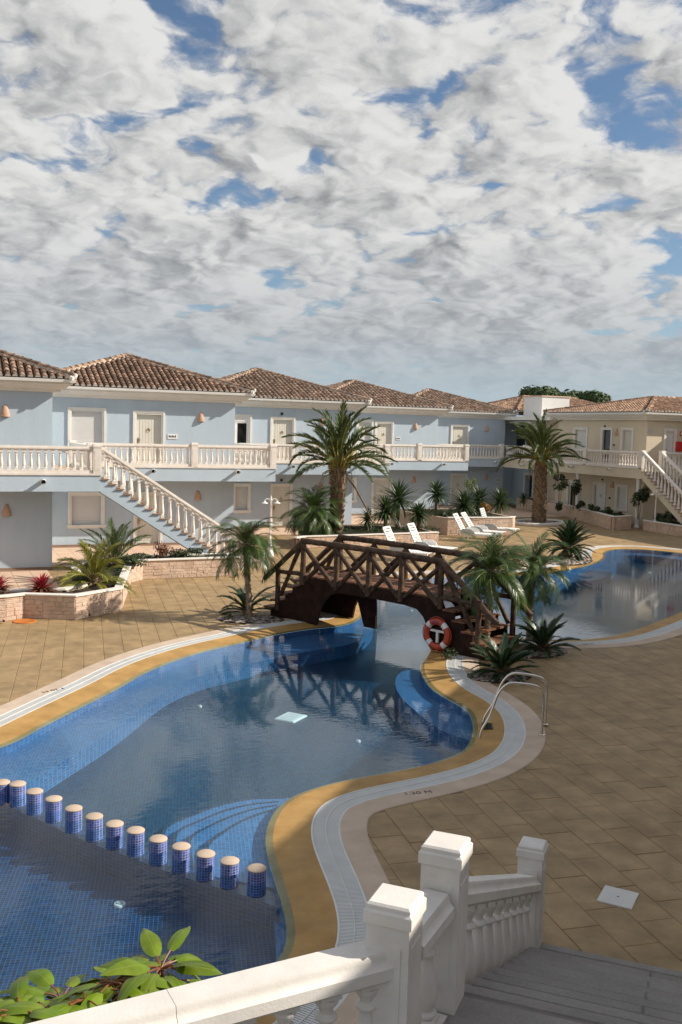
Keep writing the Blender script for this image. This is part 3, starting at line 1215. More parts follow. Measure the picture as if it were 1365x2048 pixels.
def wall_face(mb, F, u0, u1, z0, z1, holes, depth=0.16, mi=0):
    us = sorted(set([u0, u1] + [h[0] for h in holes] + [h[1] for h in holes]))
    zs = sorted(set([z0, z1] + [h[2] for h in holes] + [h[3] for h in holes]))
    us = [u for u in us if u0 <= u <= u1]
    zs = [z for z in zs if z0 <= z <= z1]
    for i in range(len(us) - 1):
        for j in range(len(zs) - 1):
            cu, cz = (us[i] + us[i + 1]) / 2, (zs[j] + zs[j + 1]) / 2
            if any(h[0] < cu < h[1] and h[2] < cz < h[3] for h in holes):
                continue
            mb.add([F.P(us[i], 0, zs[j]), F.P(us[i + 1], 0, zs[j]), F.P(us[i + 1], 0, zs[j + 1]), F.P(us[i], 0, zs[j + 1])], [(0, 1, 2, 3)], mi)
    for a, b, c, d in holes:
        for (p, q), (r, t) in (((a, c), (b, c)), ((b, c), (b, d)), ((b, d), (a, d)), ((a, d), (a, c))):
            mb.add([F.P(p, 0, q), F.P(r, 0, t), F.P(r, -depth, t), F.P(p, -depth, q)], [(0, 1, 2, 3)], mi)
        mb.add([F.P(a, -depth, c), F.P(b, -depth, c), F.P(b, -depth, d), F.P(a, -depth, d)], [(0, 1, 2, 3)], mi)


def moulding(mb, F, a, b, c, d, w=0.16, sill=True, mi=0):
    """raised frame around an opening a..b x c..d"""
    for k, (o0, o1, dd) in enumerate(((0.0, w * 0.42, 0.035), (w * 0.42, w, 0.06))):
        F.box(mb, a - o1, a - o0, 0.0, dd, c if not sill else c - 0.0, d + o1, mi)
        F.box(mb, b + o0, b + o1, 0.0, dd, c, d + o1, mi)
        F.box(mb, a - o0, b + o0, 0.0, dd, d + o0, d + o1, mi)
    if sill:
        F.box(mb, a - w - 0.05, b + w + 0.05, 0.0, 0.10, c - 0.09, c, mi)
        F.box(mb, a - w, b + w, 0.0, 0.06, c - 0.15, c - 0.09, mi)


def add_window(bld, F, h, style='shutter', tone=None):
    a, b, c, d = h
    mb = MB()
    moulding(mb, F, a, b, c, d)
    w = wpart(mb, 'window', TRIM, bld)
    if style == 'shutter':
        mb = MB()
        n = max(6, int((d - c) / 0.055))
        for k in range(n):
            z0 = c + (d - c) * k / n
            F.box(mb, a, b, -0.12, -0.10, z0 + 0.006, z0 + (d - c) / n - 0.004)
        F.box(mb, a, b, -0.15, -0.13, c, d)
        wpart(mb, 'shutter', SHUT if tone is None else tone, w)
    else:
        mb = MB()
        F.box(mb, a, b, -0.15, -0.04, d - 0.20, d)
        fw = 0.075
        for u0, u1, z0, z1 in ((a, a + fw * 2.2, c, d - 0.2), (b - fw, b, c, d - 0.2), (a + fw * 2.2, b - fw, c, c + fw), (a + fw * 2.2, b - fw, d - 0.2 - fw, d - 0.2)):
            F.box(mb, u0, u1, -0.14, -0.07, z0, z1)
        wpart(mb, 'casement', WHITE, w)
        mb = MB()
        F.box(mb, a + fw * 2.2, b - fw, -0.125, -0.115, c + fw, d - 0.2 - fw)
        wpart(mb, 'pane', GLASSD, w)
    return w


def add_door(bld, F, h, tone=None, knock=True, hs=1):
    a, b, c, d = h
    mb = MB()
    moulding(mb, F, a, b, c, d, sill=False)
    w = wpart(mb, 'door', TRIM, bld)
    mb = MB()
    F.box(mb, a, b, -0.13, -0.10, c, d)
    pw = (b - a)
    n = 6
    for k in range(n):                                   # vertical boarding in a panel
        u0 = a + pw * (0.14 + 0.72 * k / n)
        F.box(mb, u0 + 0.006, u0 + pw * 0.72 / n - 0.006, -0.10, -0.088, c + 0.2, d - 0.16)
    wpart(mb, 'door_leaf', DOORM if tone is None else tone, w)
    mb = MB()
    hu = a + 0.08 if hs > 0 else b - 0.08
    F.box(mb, hu - 0.025, hu + 0.025, -0.10, -0.06, c + 0.90, c + 1.12)
    F.box(mb, hu - 0.015, hu + 0.09 * hs, -0.06, -0.03, c + 1.02, c + 1.05)
    wpart(mb, 'handle', BRASS, w)
    if knock:
        mb = MB()
        cu, cz = (a + b) / 2, c + 1.45
        for k in range(10):
            t0, t1 = k * 0.628, (k + 1) * 0.628
            mb.tube([F.P(cu + 0.06 * math.cos(t0), -0.07, cz + 0.06 * math.sin(t0)), F.P(cu + 0.06 * math.cos(t1), -0.07, cz + 0.06 * math.sin(t1))], 0.012, 5)
        F.box(mb, cu - 0.02, cu + 0.02, -0.10, -0.055, cz + 0.04, cz + 0.09)
        wpart(mb, 'knocker', BRASS, w)
    return w


def add_lamp(bld, F, u, z):
    """half-cone terracotta wall lamp"""
    mb = MB()
    prof = [(0.155, -0.19), (0.16, -0.15), (0.13, 0.0), (0.095, 0.12), (0.06, 0.19), (0.02, 0.215)]
    n = 9
    vs, fs = [], []
    for r, h in prof:
        for k in range(n):
            t = math.pi * k / (n - 1)
            vs.append(F.P(u + r * math.cos(t), 0.0 + r * math.sin(t) * 0.95, z + h))
    for i in range(len(prof) - 1):
        for k in range(n - 1):
            fs.append((i * n + k, i * n + k + 1, (i + 1) * n + k + 1, (i + 1) * n + k))
    mb.add(vs, fs)
    return wpart(mb, 'wall_lamp', TERRA, bld, smooth='all')


def add_spout(bld, F, u, z):
    mb = MB()
    mb.tube([F.P(u, -0.02, z), F.P(u, 0.26, z - 0.02)], 0.075, 10, 0, cap=False)
    mb.tube([F.P(u, 0.20, z), F.P(u, 0.268, z - 0.02)], 0.085, 10, 0, cap=False)
    mb.tube([F.P(u, 0.02, z), F.P(u, 0.03, z)], 0.074, 10, 1)
    return wpart(mb, 'water_spout', [WHITE, BLACK], bld, smooth=True)


def add_plaque(bld, F, u0, u1, z0, z1):
    mb = MB()
    F.box(mb, u0, u1, 0.0, 0.025, z0, z1)
    p = wpart(mb, 'number_plaque', WHITE, bld)
    mb = MB()
    w = u1 - u0
    n = 5
    for k in range(n):
        a = u0 + w * (0.1 + 0.8 * k / n)
        F.box(mb, a, a + w * 0.10, 0.025, 0.03, z0 + (z1 - z0) * 0.3, z1 - (z1 - z0) * (0.25 + 0.1 * (k % 2)))
    wpart(mb, 'lettering', BLACK, p)
    return p


def add_dot(bld, F, u, z, r=0.07):
    mb = MB()
    mb.tube([F.P(u, 0, z), F.P(u, 0.06, z)], r, 10)
    return wpart(mb, 'sensor', BLACK, bld)


# ---------------------------------------------------------------- balustrades
def baluster_mesh(n, name, h=0.66, k=1.0):
    mb = MB()
    s = 0.058 * k
    mb.box((-s, -s, 0), (s, s, h * 0.11))
    prof = [(0.050, .11), (0.055, .13), (0.042, .155), (0.050, .18), (0.060, .24), (0.061, .30), (0.054, .40), (0.043, .52), (0.034, .64), (0.030, .72),
            (0.044, .735), (0.046, .755), (0.031, .77), (0.031, .80), (0.047, .83), (0.05, .86), (0.05, .875)]
    mb.lathe([(r * k, z * h) for r, z in prof], n, 0, cap=False)
    mb.box((-s, -s, h * 0.87), (s, s, h))
    return mb.mesh(name, BALU, 'x')


BAL_F = baluster_mesh(8, 'baluster')
def near_baluster():
    mb = MB()
    h, k = 0.62, 1.18
    mb.bbox((-0.07, -0.07, 0), (0.07, 0.07, h * 0.10), 0.012)
    prof = [(0.050, .10), (0.060, .12), (0.060, .145), (0.040, .165), (0.044, .19), (0.056, .24), (0.061, .30), (0.058, .38), (0.047, .50), (0.036, .62), (0.031, .70),
            (0.034, .715), (0.050, .735), (0.052, .755), (0.040, .775), (0.030, .79), (0.034, .83), (0.050, .87), (0.056, .90), (0.056, .93)]
    mb.lathe([(r * k, z * h) for r, z in prof], 24, 0, cap=False)
    mb.box((-0.062, -0.062, h * 0.93), (0.062, 0.062, h))
    return mb.mesh('baluster', BALU, 'x')


BAL_N = near_baluster()


def rail_prof(w, h):
    return [(-w * 0.36, 0), (w * 0.36, 0), (w * 0.5, h * 0.3), (w * 0.5, h * 0.68), (w * 0.42, h * 0.72), (w * 0.42, h), (-w * 0.42, h), (-w * 0.42, h * 0.72), (-w * 0.5, h * 0.68), (-w * 0.5, h * 0.3)]


def balustrade(parent, A, B, za, zb, spacing=0.232, me=None, bh=0.66, plinth=0.12, railh=0.14, width=0.20, name='balustrade', mt=None, inset=0.14):
    """rail + plinth from A to B (plan points) at floor heights za, zb, with its balusters as sub-parts"""
    mt = mt or BALU
    me = me or BAL_F
    A, B = Vector((A[0], A[1])), Vector((B[0], B[1]))
    L = (B - A).length
    d = (B - A) / L
    mb = MB()
    mb.sweep([(-width * .42, 0), (width * .42, 0), (width * .42, plinth), (-width * .42, plinth)], [(A.x, A.y, za), (B.x, B.y, zb)])
    mb.sweep(rail_prof(width, railh), [(A.x, A.y, za + plinth + bh), (B.x, B.y, zb + plinth + bh)])
    o = wpart(mb, name, mt, parent)
    n = max(1, round((L - 2 * inset) / spacing))
    rz = math.atan2(d.y, d.x)
    for k in range(n + 1):
        t = inset + (L - 2 * inset) * k / n
        p = A + d * t
        put('baluster', me, o, (p.x, p.y, za + (zb - za) * t / L + plinth), (0, 0, rz))
    return o


def post(parent, x, y, z0, h=1.0, w=0.28, rz=0.0, name='post', mt=None, ch=0.02):
    M = Matrix.Translation((x, y, z0)) @ Matrix.Rotation(rz, 4, 'Z')
    mb = MB()
    mb.box((-w / 2, -w / 2, 0), (w / 2, w / 2, h - 0.10), 0, M)
    mb.bbox((-w / 2 - 0.015, -w / 2 - 0.015, h - 0.10), (w / 2 + 0.015, w / 2 + 0.015, h - 0.015), 0.02, 0, M)
    mb.bbox((-w / 2 - 0.002, -w / 2 - 0.002, h - 0.016), (w / 2 + 0.002, w / 2 + 0.002, h + 0.012), 0.012, 0, M)
    pw = w * 0.32
    for a in range(4):                                     # sunk-panel edges on the shaft
        Ma = M @ Matrix.Rotation(a * math.pi / 2, 4, 'Z')
        mb.box((-pw, -w / 2 - 0.006, 0.16), (pw, -w / 2, h - 0.22), 0, Ma)
    return wpart(mb, name, mt or BALU, parent)


# ---------------------------------------------------------------- roofs
def tile_mesh(name, mt, first=False, n=6, L=0.42):
    mb = MB()
    r0, r1 = 0.098, 0.078
    vs, fs = [], []
    for i, (y, r, dz) in enumerate(((0, r0, 0.02), (L, r1, -0.005))):
        for k in range(n + 1):
            t = math.pi * k / n
            vs.append((-r * math.cos(t), y, r * math.sin(t) * 0.92 + dz))
    for k in range(n):
        fs.append((k, k + 1, n + 2 + k, n + 1 + k))
    mb.add(vs, fs)
    # thickness of the lower lip
    vs = []
    for rr_ in (r0, r0 - 0.018):
        for k in range(n + 1):
            t = math.pi * k / n
            vs.append((-rr_ * math.cos(t), 0, rr_ * math.sin(t) * 0.92 + 0.02))
    mb.add(vs, [(k, n + 1 + k, n + 2 + k, k + 1) for k in range(n)])
    if first:
        vs = [(0, -0.004, 0.02)] + [(-(r0 - 0.01) * math.cos(math.pi * k / n), -0.004, (r0 - 0.01) * math.sin(math.pi * k / n) * 0.92 + 0.02) for k in range(n + 1)]
        mb.add(vs, [(0, k + 2, k + 1) for k in range(n)], 1)
    return mb.mesh(name, [mt, TENDW], 'x')


def slope_tiles(roof, origin, along, up, width, lim, pitch, tm, mode, cs=0.24, ex=0.33, seed=1, maxn=300):
    """barrel tiles on a slope: origin = eave corner, along = unit vector of the eave, up = horizontal unit vector up the slope,
       lim(u) = horizontal depth of the slope at u; pitch = rise per horizontal metre"""
    rn = random.Random(seed)
    th = math.atan(pitch)
    upv = Vector((up.x, up.y, pitch)).normalized()
    al = Vector((along.x, along.y, 0))
    nr = al.cross(upv).normalized()
    B = Matrix((al, upv, nr)).transposed().to_4x4()
    plain, fst = tm
    items = []
    nc = int(width / cs)
    c0 = (width - (nc - 1) * cs) / 2
    for c in range(nc):
        u = c0 + c * cs
        dl = lim(u) / math.cos(th)
        r = 0
        while r * ex < dl + 0.02:
            items.append((r, u, r * ex - 0.06))
            r += 1
    if mode == 'objects':
        if len(items) > maxn:
            items.sort(key=lambda q: (q[0], q[1]))
        k = 0
        rest = []
        for r, u, s in items:
            p = origin + al * (u + rn.uniform(-.008, .008)) + upv * (s + rn.uniform(-.012, .012)) + nr * 0.02
            M = Matrix.Translation(p) @ B @ Matrix.Rotation(rn.uniform(-.03, .03), 4, 'Z')
            if k < maxn:
                o = put('roof_tile', fst if r == 0 else plain, roof)
                o.matrix_basis = M
                k += 1
            else:
                rest.append((r, M))
    else:
        rest = []
        for r, u, s in items:
            p = origin + al * (u + rn.uniform(-.008, .008)) + upv * (s + rn.uniform(-.012, .012)) + nr * 0.02
            rest.append((r, Matrix.Translation(p) @ B @ Matrix.Rotation(rn.uniform(-.03, .03), 4, 'Z')))
    if rest:
        mb = MB()
        for r, M in rest:
            me = fst if r == 0 else plain
            vs = [M @ v.co for v in me.vertices]
            o = len(mb.v)
            mb.v += [tuple(v) for v in vs]
            for pl in me.polygons:
                mb.f.append(tuple(i + o for i in pl.vertices))
                mb.m.append(pl.material_index)
        ob = mb.build('roof_tiles', [plain.materials[0], TENDW], roof, smooth='x')
        ob['kind'] = 'stuff'


def hip_caps(roof, a, b, mt, end=True):
    """row of cap tiles bedded in mortar from eave corner a up to b"""
    a, b = Vector(a), Vector(b)
    d = (b - a).normalized()
    L = (b - a).length
    mb = MB()
    n = int(L / 0.34)
    sd = d.cross(Vector((0, 0, 1))).normalized()
    up = sd.cross(d).normalized()
    mb.sweep([(-0.13, -0.05), (0.13, -0.05), (0.10, 0.06), (-0.10, 0.06)], [a, b], 1)
    for k in range(n):
        p = a + d * (k * L / n)
        q = a + d * ((k + 1.18) * L / n)
        vs = []
        for c, r in ((p, 0.115), (q, 0.085)):
            for j in range(7):
                t = math.pi * j / 6
                vs.append(c + sd * (-r * math.cos(t)) + up * (r * math.sin(t) + 0.04))
        mb.add(vs, [(j, j + 1, 8 + j, 7 + j) for j in range(6)])
    if end:
        for off in (0.0, ):
            for s_, z_ in ((0.0, 0.07), (-0.15, -0.03)):
                c = a - d * 0.06 + sd * s_ + up * z_
                mb.tube([c, c + d * 0.12], 0.07, 9, 2)
    return mb.build('hip_cap', [mt, MORTAR, WHITE], roof, smooth='x')


def hip_roof(bld, xa, xb, ya, yb, z, rise_pt, tm, mode='objects', mt=TILE, seed=1, sides=('front', 'left'), ridge='Y'):
    """rise_pt = (xm, y apex, z apex) of the front hip; ridge runs on to the back hip"""
    xm, ym, zm = rise_pt
    mb = MB()
    if ridge == 'Y':
        yk = yb - (ym - ya)
        vs = [(xa, ya, z), (xb, ya, z), (xb, yb, z), (xa, yb, z), (xm, ym, zm), (xm, max(yk, ym + .1), zm)]
        fs = [(0, 1, 4), (1, 2, 5, 4), (2, 3, 5), (3, 0, 4, 5), (3, 2, 1, 0)]
    else:
        xk = xb - (xm - xa)
        vs = [(xa, ya, z), (xb, ya, z), (xb, yb, z), (xa, yb, z), (xm, ym, zm), (max(xk, xm + .1), ym, zm)]
        fs = [(0, 1, 5, 4), (1, 2, 5), (2, 3, 4, 5), (3, 0, 4), (3, 2, 1, 0)]
    mb.add(vs, fs)
    roof = wpart(mb, 'roof', UNDER, bld)
    h = zm - z
    if 'front' in sides:
        def lim(u):
            x = xa + u
            if ridge == 'Y':
                return (ym - ya) * min((x - xa) / (xm - xa), (xb - x) / (xb - xm))
            return (ym - ya) * min(1, (x - xa) / (xm - xa), (xb - x) / max(.1, xb - vs[5][0]))
        slope_tiles(roof, Vector((xa, ya, z)), V2(1, 0), V2(0, 1), xb - xa, lim, h / (ym - ya), tm, mode, seed=seed)
    if 'left' in sides:
        W_ = yb - ya

        def lim2(u):                                  # u runs from the back (yb) to the front (ya)
            y = yb - u
            if ridge == 'Y':
                return (xm - xa) * min(1, (y - ya) / (ym - ya), (yb - y) / (ym - ya))
            return (xm - xa) * min((y - ya) / (ym - ya), (yb - y) / (yb - ym))
        slope_tiles(roof, Vector((xa, yb, z)), V2(0, -1), V2(1, 0), W_, lim2, h / (xm - xa), tm, 'join', seed=seed + 5)
    hip_caps(roof, (xa - 0.05, ya - 0.05, z + 0.06), (xm, ym, zm + 0.03), mt)
    if ridge == 'Y':
        hip_caps(roof, (xb + 0.05, ya - 0.05, z + 0.06), (xm, ym, zm + 0.03), mt)
        hip_caps(roof, (xm, ym, zm + 0.02), (xm, max(yk, ym + .1), zm + 0.02), mt, end=False)
    else:
        hip_caps(roof, (xa - 0.05, yb + 0.05, z + 0.06), (xm, ym, zm + 0.03), mt)
        hip_caps(roof, (xm, ym, zm + 0.02), (vs[5][0], ym, zm + 0.02), mt, end=False)
    return roof


def eaves(bld, path, inward):
    """gutter and cornice following an eave line (plan path), walls lie on the right of it"""
    mb = MB()
    z = ZE
    g = [(-0.02, -0.10), (0.09, -0.10), (0.11, 0.0), (0.09, 0.0), (0.07, -0.07), (-0.02, -0.07)]
    s = 1 if inward else -1
    P = [(p[0], p[1], z) for p in path]
    mb.sweep([(a * s, b) for a, b in g], P)
    wpart(mb, 'gutter', WHITE, bld)
    mb = MB()
    c = [(-0.02, -0.10), (-0.02, -0.17), (-0.10, -0.20), (-0.20, -0.30), (-0.34, -0.34), (-0.36, -0.42), (-0.47, -0.44), (-0.62, -0.44), (-0.62, -0.06), (-0.02, -0.06)]
    mb.sweep([(a * s, b) for a, b in c], P)
    wpart(mb, 'cornice', TRIM, bld)


T1 = (tile_mesh('roof_tile', TILE), tile_mesh('roof_tile', TILE, True))
T2 = (tile_mesh('roof_tile', TILE2, n=5), tile_mesh('roof_tile', TILE2, True, n=5))
T3 = (tile_mesh('roof_tile', TILEY, n=5), tile_mesh('roof_tile', TILEY, True, n=5))
UNIT_LABEL = ['pale blue apartment unit whose balcony ends at the top of the white outside staircase',
              'pale blue apartment unit with a shuttered window and a door right behind the outside staircase',
              'pale blue apartment unit with a dark glazed upstairs window, left of the tall date palm',
              'pale blue apartment unit behind and right of the tall leaning date palm',
              'pale blue apartment unit next to the cream wing, shadow cutting across its upper wall']
apex_px = [None, (253, 714), (511, 741), (708, 764), (857, 780.6)]
up_open = {          # upper floor openings in photo pixels: kind, x0, x1, top
    0: [], 1: [('win', 144, 205, 825), ('door', 274, 323, 829)],
    2: [('glass', 470, 498, 836), ('door', 547, 585, 838)],
    3: [('win', 718, 742, 846), ('door', 755, 783, 848)],
    4: [('door', 906, 935, 853)]}
lo_open = {
    0: [], 1: [('win', 144, 202, 994, 1047), ('door', 275, 318, 994)],
    2: [('win', 472, 496, 969, 1019), ('door', 547, 580, 969)],
    3: [('win', 692, 709, 957, 1002), ('door', 749, 780, 957)],
    4: [('door', 905, 931, 951)]}
lamps = {0: [(10.5, 822), (14, 1021)], 1: [(402, 834), (396, 991)], 2: [(645, 843), (641, 972)], 3: [(831.5, 852), (828, 959)], 4: [(974, 857), (972, 954)]}
spouts = {0: [(86, 962)], 1: [(305, 941), (474, 943)], 2: [(584, 932), (714, 933)], 3: [(781, 927), (885, 928)], 4: [(990, 924)]}
plaques = {1: [(336, 355, 868, 878)], 3: [(793, 801, 874, 880)], 4: [(991, 1003, 957, 963)]}
dots = {2: [(564, 827.5), (563, 960)], 1: []}
units = []
for k in range(5):
    Xk, Yb = X1 + SX * k, YB1 + SY * k
    Yw = Yb + WW
    xw1 = Xk - WX
    xw0 = xw1 - SX
    if k == 4:
        Xk = 36.60
        xw1 = 37.55
    bld = thing('apartment_building', (xw0, Yw, 0), UNIT_LABEL[k], 'building', 'stepped row of pale blue apartment units')
    units.append(bld)
    F = Face('Y', Yw)
    holes, todo = [], []
    for q in up_open[k]:
        u0, z1 = F.px(q[1], q[3])
        u1, _ = F.px(q[2], q[3])
        z0 = ZF + 0.01 if q[0] == 'door' else ZF + 0.72
        if q[0] == 'door':
            z1 = ZF + 2.12
        else:
            z1 = ZF + 2.17
        h = (u0, u1, z0, z1)
        holes.append(h)
        todo.append((q[0], h, 0))
    for q in lo_open[k]:
        u0, z1 = F.px(q[1], q[3])
        u1, _ = F.px(q[2], q[3])
        z0 = 0.02
        if q[0] == 'door':
            z1 = 2.12
        else:
            z0, z1 = 0.92, 2.12
        h = (u0, u1, z0, z1)
        holes.append(h)
        todo.append((q[0], h, 1))
    mb = MB()
    wall_face(mb, F, xw0, xw1, -0.05, ZE - 0.30, holes)
    D = 9.0 if k < 4 else 6.0
    x0, x1, y0, y1, z0, z1 = xw0, xw1, Yw, Yw + D, -0.05, ZE - 0.30
    mb.add([(x1, y0, z0), (x1, y1, z0), (x1, y1, z1), (x1, y0, z1)], [(0, 1, 2, 3)])
    mb.add([(x0, y1, z0), (x0, y0, z0), (x0, y0, z1), (x0, y1, z1)], [(0, 1, 2, 3)])
    mb.add([(x1, y1, z0), (x0, y1, z0), (x0, y1, z1), (x1, y1, z1)], [(0, 1, 2, 3)])
    wpart(mb, 'wall', BLUE, bld)
    mb = MB()
    F.box(mb, xw0, xw1 + 0.012, 0.0, 0.012, 0.0, 0.10)
    mb.box((xw1, Yw + 0.012, 0.0), (xw1 + 0.012, Yw + SY, 0.10))
    wpart(mb, 'skirting', SKIRT, bld)
    for kind, h, lo in todo:
        if kind == 'door':
            add_door(bld, F, h, knock=True)
        else:
            add_window(bld, F, h, 'glass' if kind == 'glass' else 'shutter')
    for x, y in lamps[k]:
        add_lamp(bld, F, *F.px(x, y))
    for q in plaques.get(k, []):
        u0, z1 = F.px(q[0], q[2])
        u1, z0 = F.px(q[1], q[3])
        add_plaque(bld, F, u0, u1, z0, z1)
    for q in dots.get(k, []):
        add_dot(bld, F, *F.px(*q))
    # downpipe in the recess beside the step
    if k >= 1:
        xp = xw0 + 0.45
        mb = MB().tube([(xp, Yw - 0.06, 0.0), (xp, Yw - 0.06, ZE - 0.42)], 0.05, 8)
        mb.tube([(xp, Yw - 0.06, ZE - 0.43), (xp, Yw - 0.30, ZE - 0.15)], 0.05, 8)
        for zz in (1.2, 3.0, 4.6, 5.8):
            mb.tube([(xp, Yw - 0.06, zz), (xp, Yw - 0.06, zz + 0.05)], 0.062, 8)
        wpart(mb, 'downpipe', TRIM, bld, smooth=True)
    # balcony slab with walkway return along X = Xk
    xs = (X1 + SX * (k - 1)) if k else -9.0
    mb = MB()
    if k < 4:
        poly = [(xs, Yb), (Xk, Yb), (Xk, Yb + SY), (xw1 + 0.002, Yb + SY), (xw1 + 0.002, Yw - 0.002), (xs, Yw - 0.002)]
    else:
        poly = [(xs, Yb), (Xk, Yb), (Xk + 0.4, Yw - 0.002), (xs, Yw - 0.002)]
    mb.prism(poly, ZS, ZF - 0.012)
    mb2 = MB()
    ins = [(p[0], p[1]) for p in poly]
    mb2.prism(ins, ZF - 0.011, ZF)
    wpart(mb2, 'balcony_tiles', TERR, bld)
    mb3 = MB()
    wpart(mb, 'balcony_slab', BLUE, bld)
    FB = Face('Y', Yb)
    mb = MB()
    FB.box(mb, xs + 0.0, Xk + 0.03, 0.0, 0.035, ZF - 0.05, ZF + 0.015)
    wpart(mb, 'slab_edging', BALU, bld)
    for x, y in spouts[k]:
        add_spout(bld, FB, *FB.px(x, y))
    yr = Yb + 0.10
    xe = Xk - 0.12
    post(bld, xe, yr, ZF - 0.03, 1.02, 0.27)
    xstart = xs + 0.12 if k else -8.5
    mids = {1: [390], 3: [840]}.get(k, [])
    if k == 0:
        mids = []
    cuts = [xstart] + [FB.px(m, 900)[0] for m in mids] + [xe]
    for i in range(len(cuts) - 1):
        a, b = cuts[i] + (0.14 if i or k else 0.0), cuts[i + 1] - 0.14
        balustrade(bld, (a, yr), (b, yr), ZF, ZF)
        if i:
            post(bld, cuts[i], yr, ZF - 0.03, 1.02, 0.27)
    if k:
        pass
    if k < 4:
        y_to = Yb + SY + 0.10
        a0 = yr + 0.16
        if k == 0:
            a0 = yr + 1.35                        # the stairs leave from here
            post(bld, xe, a0 - 0.02, ZF - 0.03, 1.02, 0.27)
            a0 += 0.14
        balustrade(bld, (xe, a0), (xe, y_to - 0.16), ZF, ZF)
        post(bld, xe, y_to, ZF - 0.03, 1.02, 0.27)
    # roof
    xa, xb = xw0 - 0.55, xw1 + 0.62
    ya = Yw - 0.47
    yb_ = Yw + D + 0.5
    if apex_px[k]:
        ax, ay = apex_px[k]
        xm = (xa + xb) / 2
        w = ray(ax, ay)
        t = xm / w.x
        ym, zm = w.y * t, w.z * t + EYE
    else:
        xm, ym, zm = (xa + xb) / 2, ya + 3.9, 8.30
    if k == 0:
        yb_ = Yw + 11
    zm = max(7.7, min(8.6, zm))
    ym = max(ya + 3.4, min(ya + 4.6, ym))
    hip_roof(bld, xa, xb, ya, yb_, ZE + 0.02, (xm, ym, zm), T1 if k < 2 else T2, 'objects' if k < 2 else 'join', TILE if k < 2 else TILE2, seed=11 + k, sides=('front', 'left') if k else ('front',))
    eaves(bld, [(xa, ya), (xb, ya), (xb, ya + SY + 0.4)], True)


# ---------------------------------------------------------------- outside stairs
def stairs(name, top, dirv, run, width, label, wallm, z1=ZF, z0=0.0, n=20, side=1, shared=None, bal=True, right=True):
    """top = plan point of the near top corner, dirv = unit plan direction downhill; the flight lies on the left (side=1) of the near edge"""
    d = Vector(dirv)
    nn = Vector((-d.y, d.x)) * side
    t = thing(name, (top[0], top[1], 0), label, 'staircase')
    T = Vector(top)
    mb = MB()
    rise, tread = (z1 - z0) / n, run / n
    pro = [(0.0, z1 - 0.62)]
    prof = [(0.0, z1 - 0.02)]
    for i in range(n):
        prof.append(((i) * tread, z1 - (i + 1) * rise))
        prof.append(((i + 1) * tread, z1 - (i + 1) * rise))
    low = [(run, z0), (run - 0.75, z0), (0.0, z1 - 0.62)]
    poly = [(0.0, z1 - 0.62)] + [(0.0, z1 - rise)] + prof[2:] + [(run, z0), (run - 0.80, z0)]
    for off, th in ((0.0, 0.14), (width - 0.14, 0.14)):
        a = [T + d * u + nn * off for u, _ in poly]
        b = [T + d * u + nn * (off + th) for u, _ in poly]
        m = len(poly)
        vs = [(p.x, p.y, poly[i][1]) for i, p in enumerate(a)] + [(p.x, p.y, poly[i][1]) for i, p in enumerate(b)]
        tri = tessellate_polygon([[Vector((u, z, 0)) for u, z in poly]])
        fs = [tuple(q) for q in tri] + [tuple(i + m for i in q[::-1]) for q in tri] + [(i, (i + 1) % m, (i + 1) % m + m, i + m) for i in range(m)]
        mb.add(vs, fs)
    # sloping soffit between the two stringers
    pr = [(0.0, z1 - 0.5), (0.0, z1 - 0.62), (run - 0.80, z0), (run - 0.5, z0)]
    a = [T + d * u + nn * 0.14 for u, _ in pr]
    b = [T + d * u + nn * (width - 0.14) for u, _ in pr]
    mb.add([(p.x, p.y, pr[i][1]) for i, p in enumerate(a)] + [(p.x, p.y, pr[i][1]) for i, p in enumerate(b)], [(0, 1, 5, 4), (1, 2, 6, 5), (2, 3, 7, 6), (3, 0, 4, 7)])
    wpart(mb, 'stringer', wallm, t)
    Mz = Matrix.Rotation(math.atan2(d.y, d.x), 4, 'Z')
    sm = MB()
    w0, w1 = (0.145, width - 0.145) if side > 0 else (-width + 0.145, -0.145)
    sm.box((0, w0, -rise * 1.2), (tread + 0.001, w1, -0.03))
    sm.bbox((-0.004, w0 - (0.20 if side > 0 else 0.20), -0.03), (tread + 0.03, w1 + 0.20, 0.0), 0.008)
    sme = sm.mesh('step', SKIRT)
    for i in range(n):
        p = T + d * (i * tread)
        wput('step', sme, t, (p.x, p.y, z1 - (i + 1) * rise + 0.005), (0, 0, math.atan2(d.y, d.x)))
    for off in ((0.07, width - 0.07) if right else (0.07,)):
        A = T + nn * off
        B = A + d * (run - 0.05)
        mb = MB()
        mb.sweep(rail_prof(0.19, 0.15), [(A.x, A.y, z1 + 0.80), (B.x, B.y, z0 + 0.80 + rise)])
        o = wpart(mb, 'handrail', BALU, t)
        m2 = int(run / 0.278)
        for i in range(m2):
            u = 0.17 + i * 0.278
            p = A + d * u
            zs = z1 - (int(u / tread) + 1) * rise
            zr = z1 + 0.80 + (z0 + rise - z1) * u / run
            q = put('baluster', BAL_F, o, (p.x, p.y, zs + 0.01), (0, 0, math.atan2(d.y, d.x)), (1.1, 1.1, (zr - zs - 0.005) / 0.66))
        post(t, B.x + d.x * 0.12, B.y + d.y * 0.12, z0, 1.02, 0.26)
    return t


stairs('outdoor_staircase', (X1 - 0.0, YB1 + 0.03), (1, 0), 5.05, 1.35,
       'white balustraded outside staircase running down the blue facade to the left planter', BLUE)

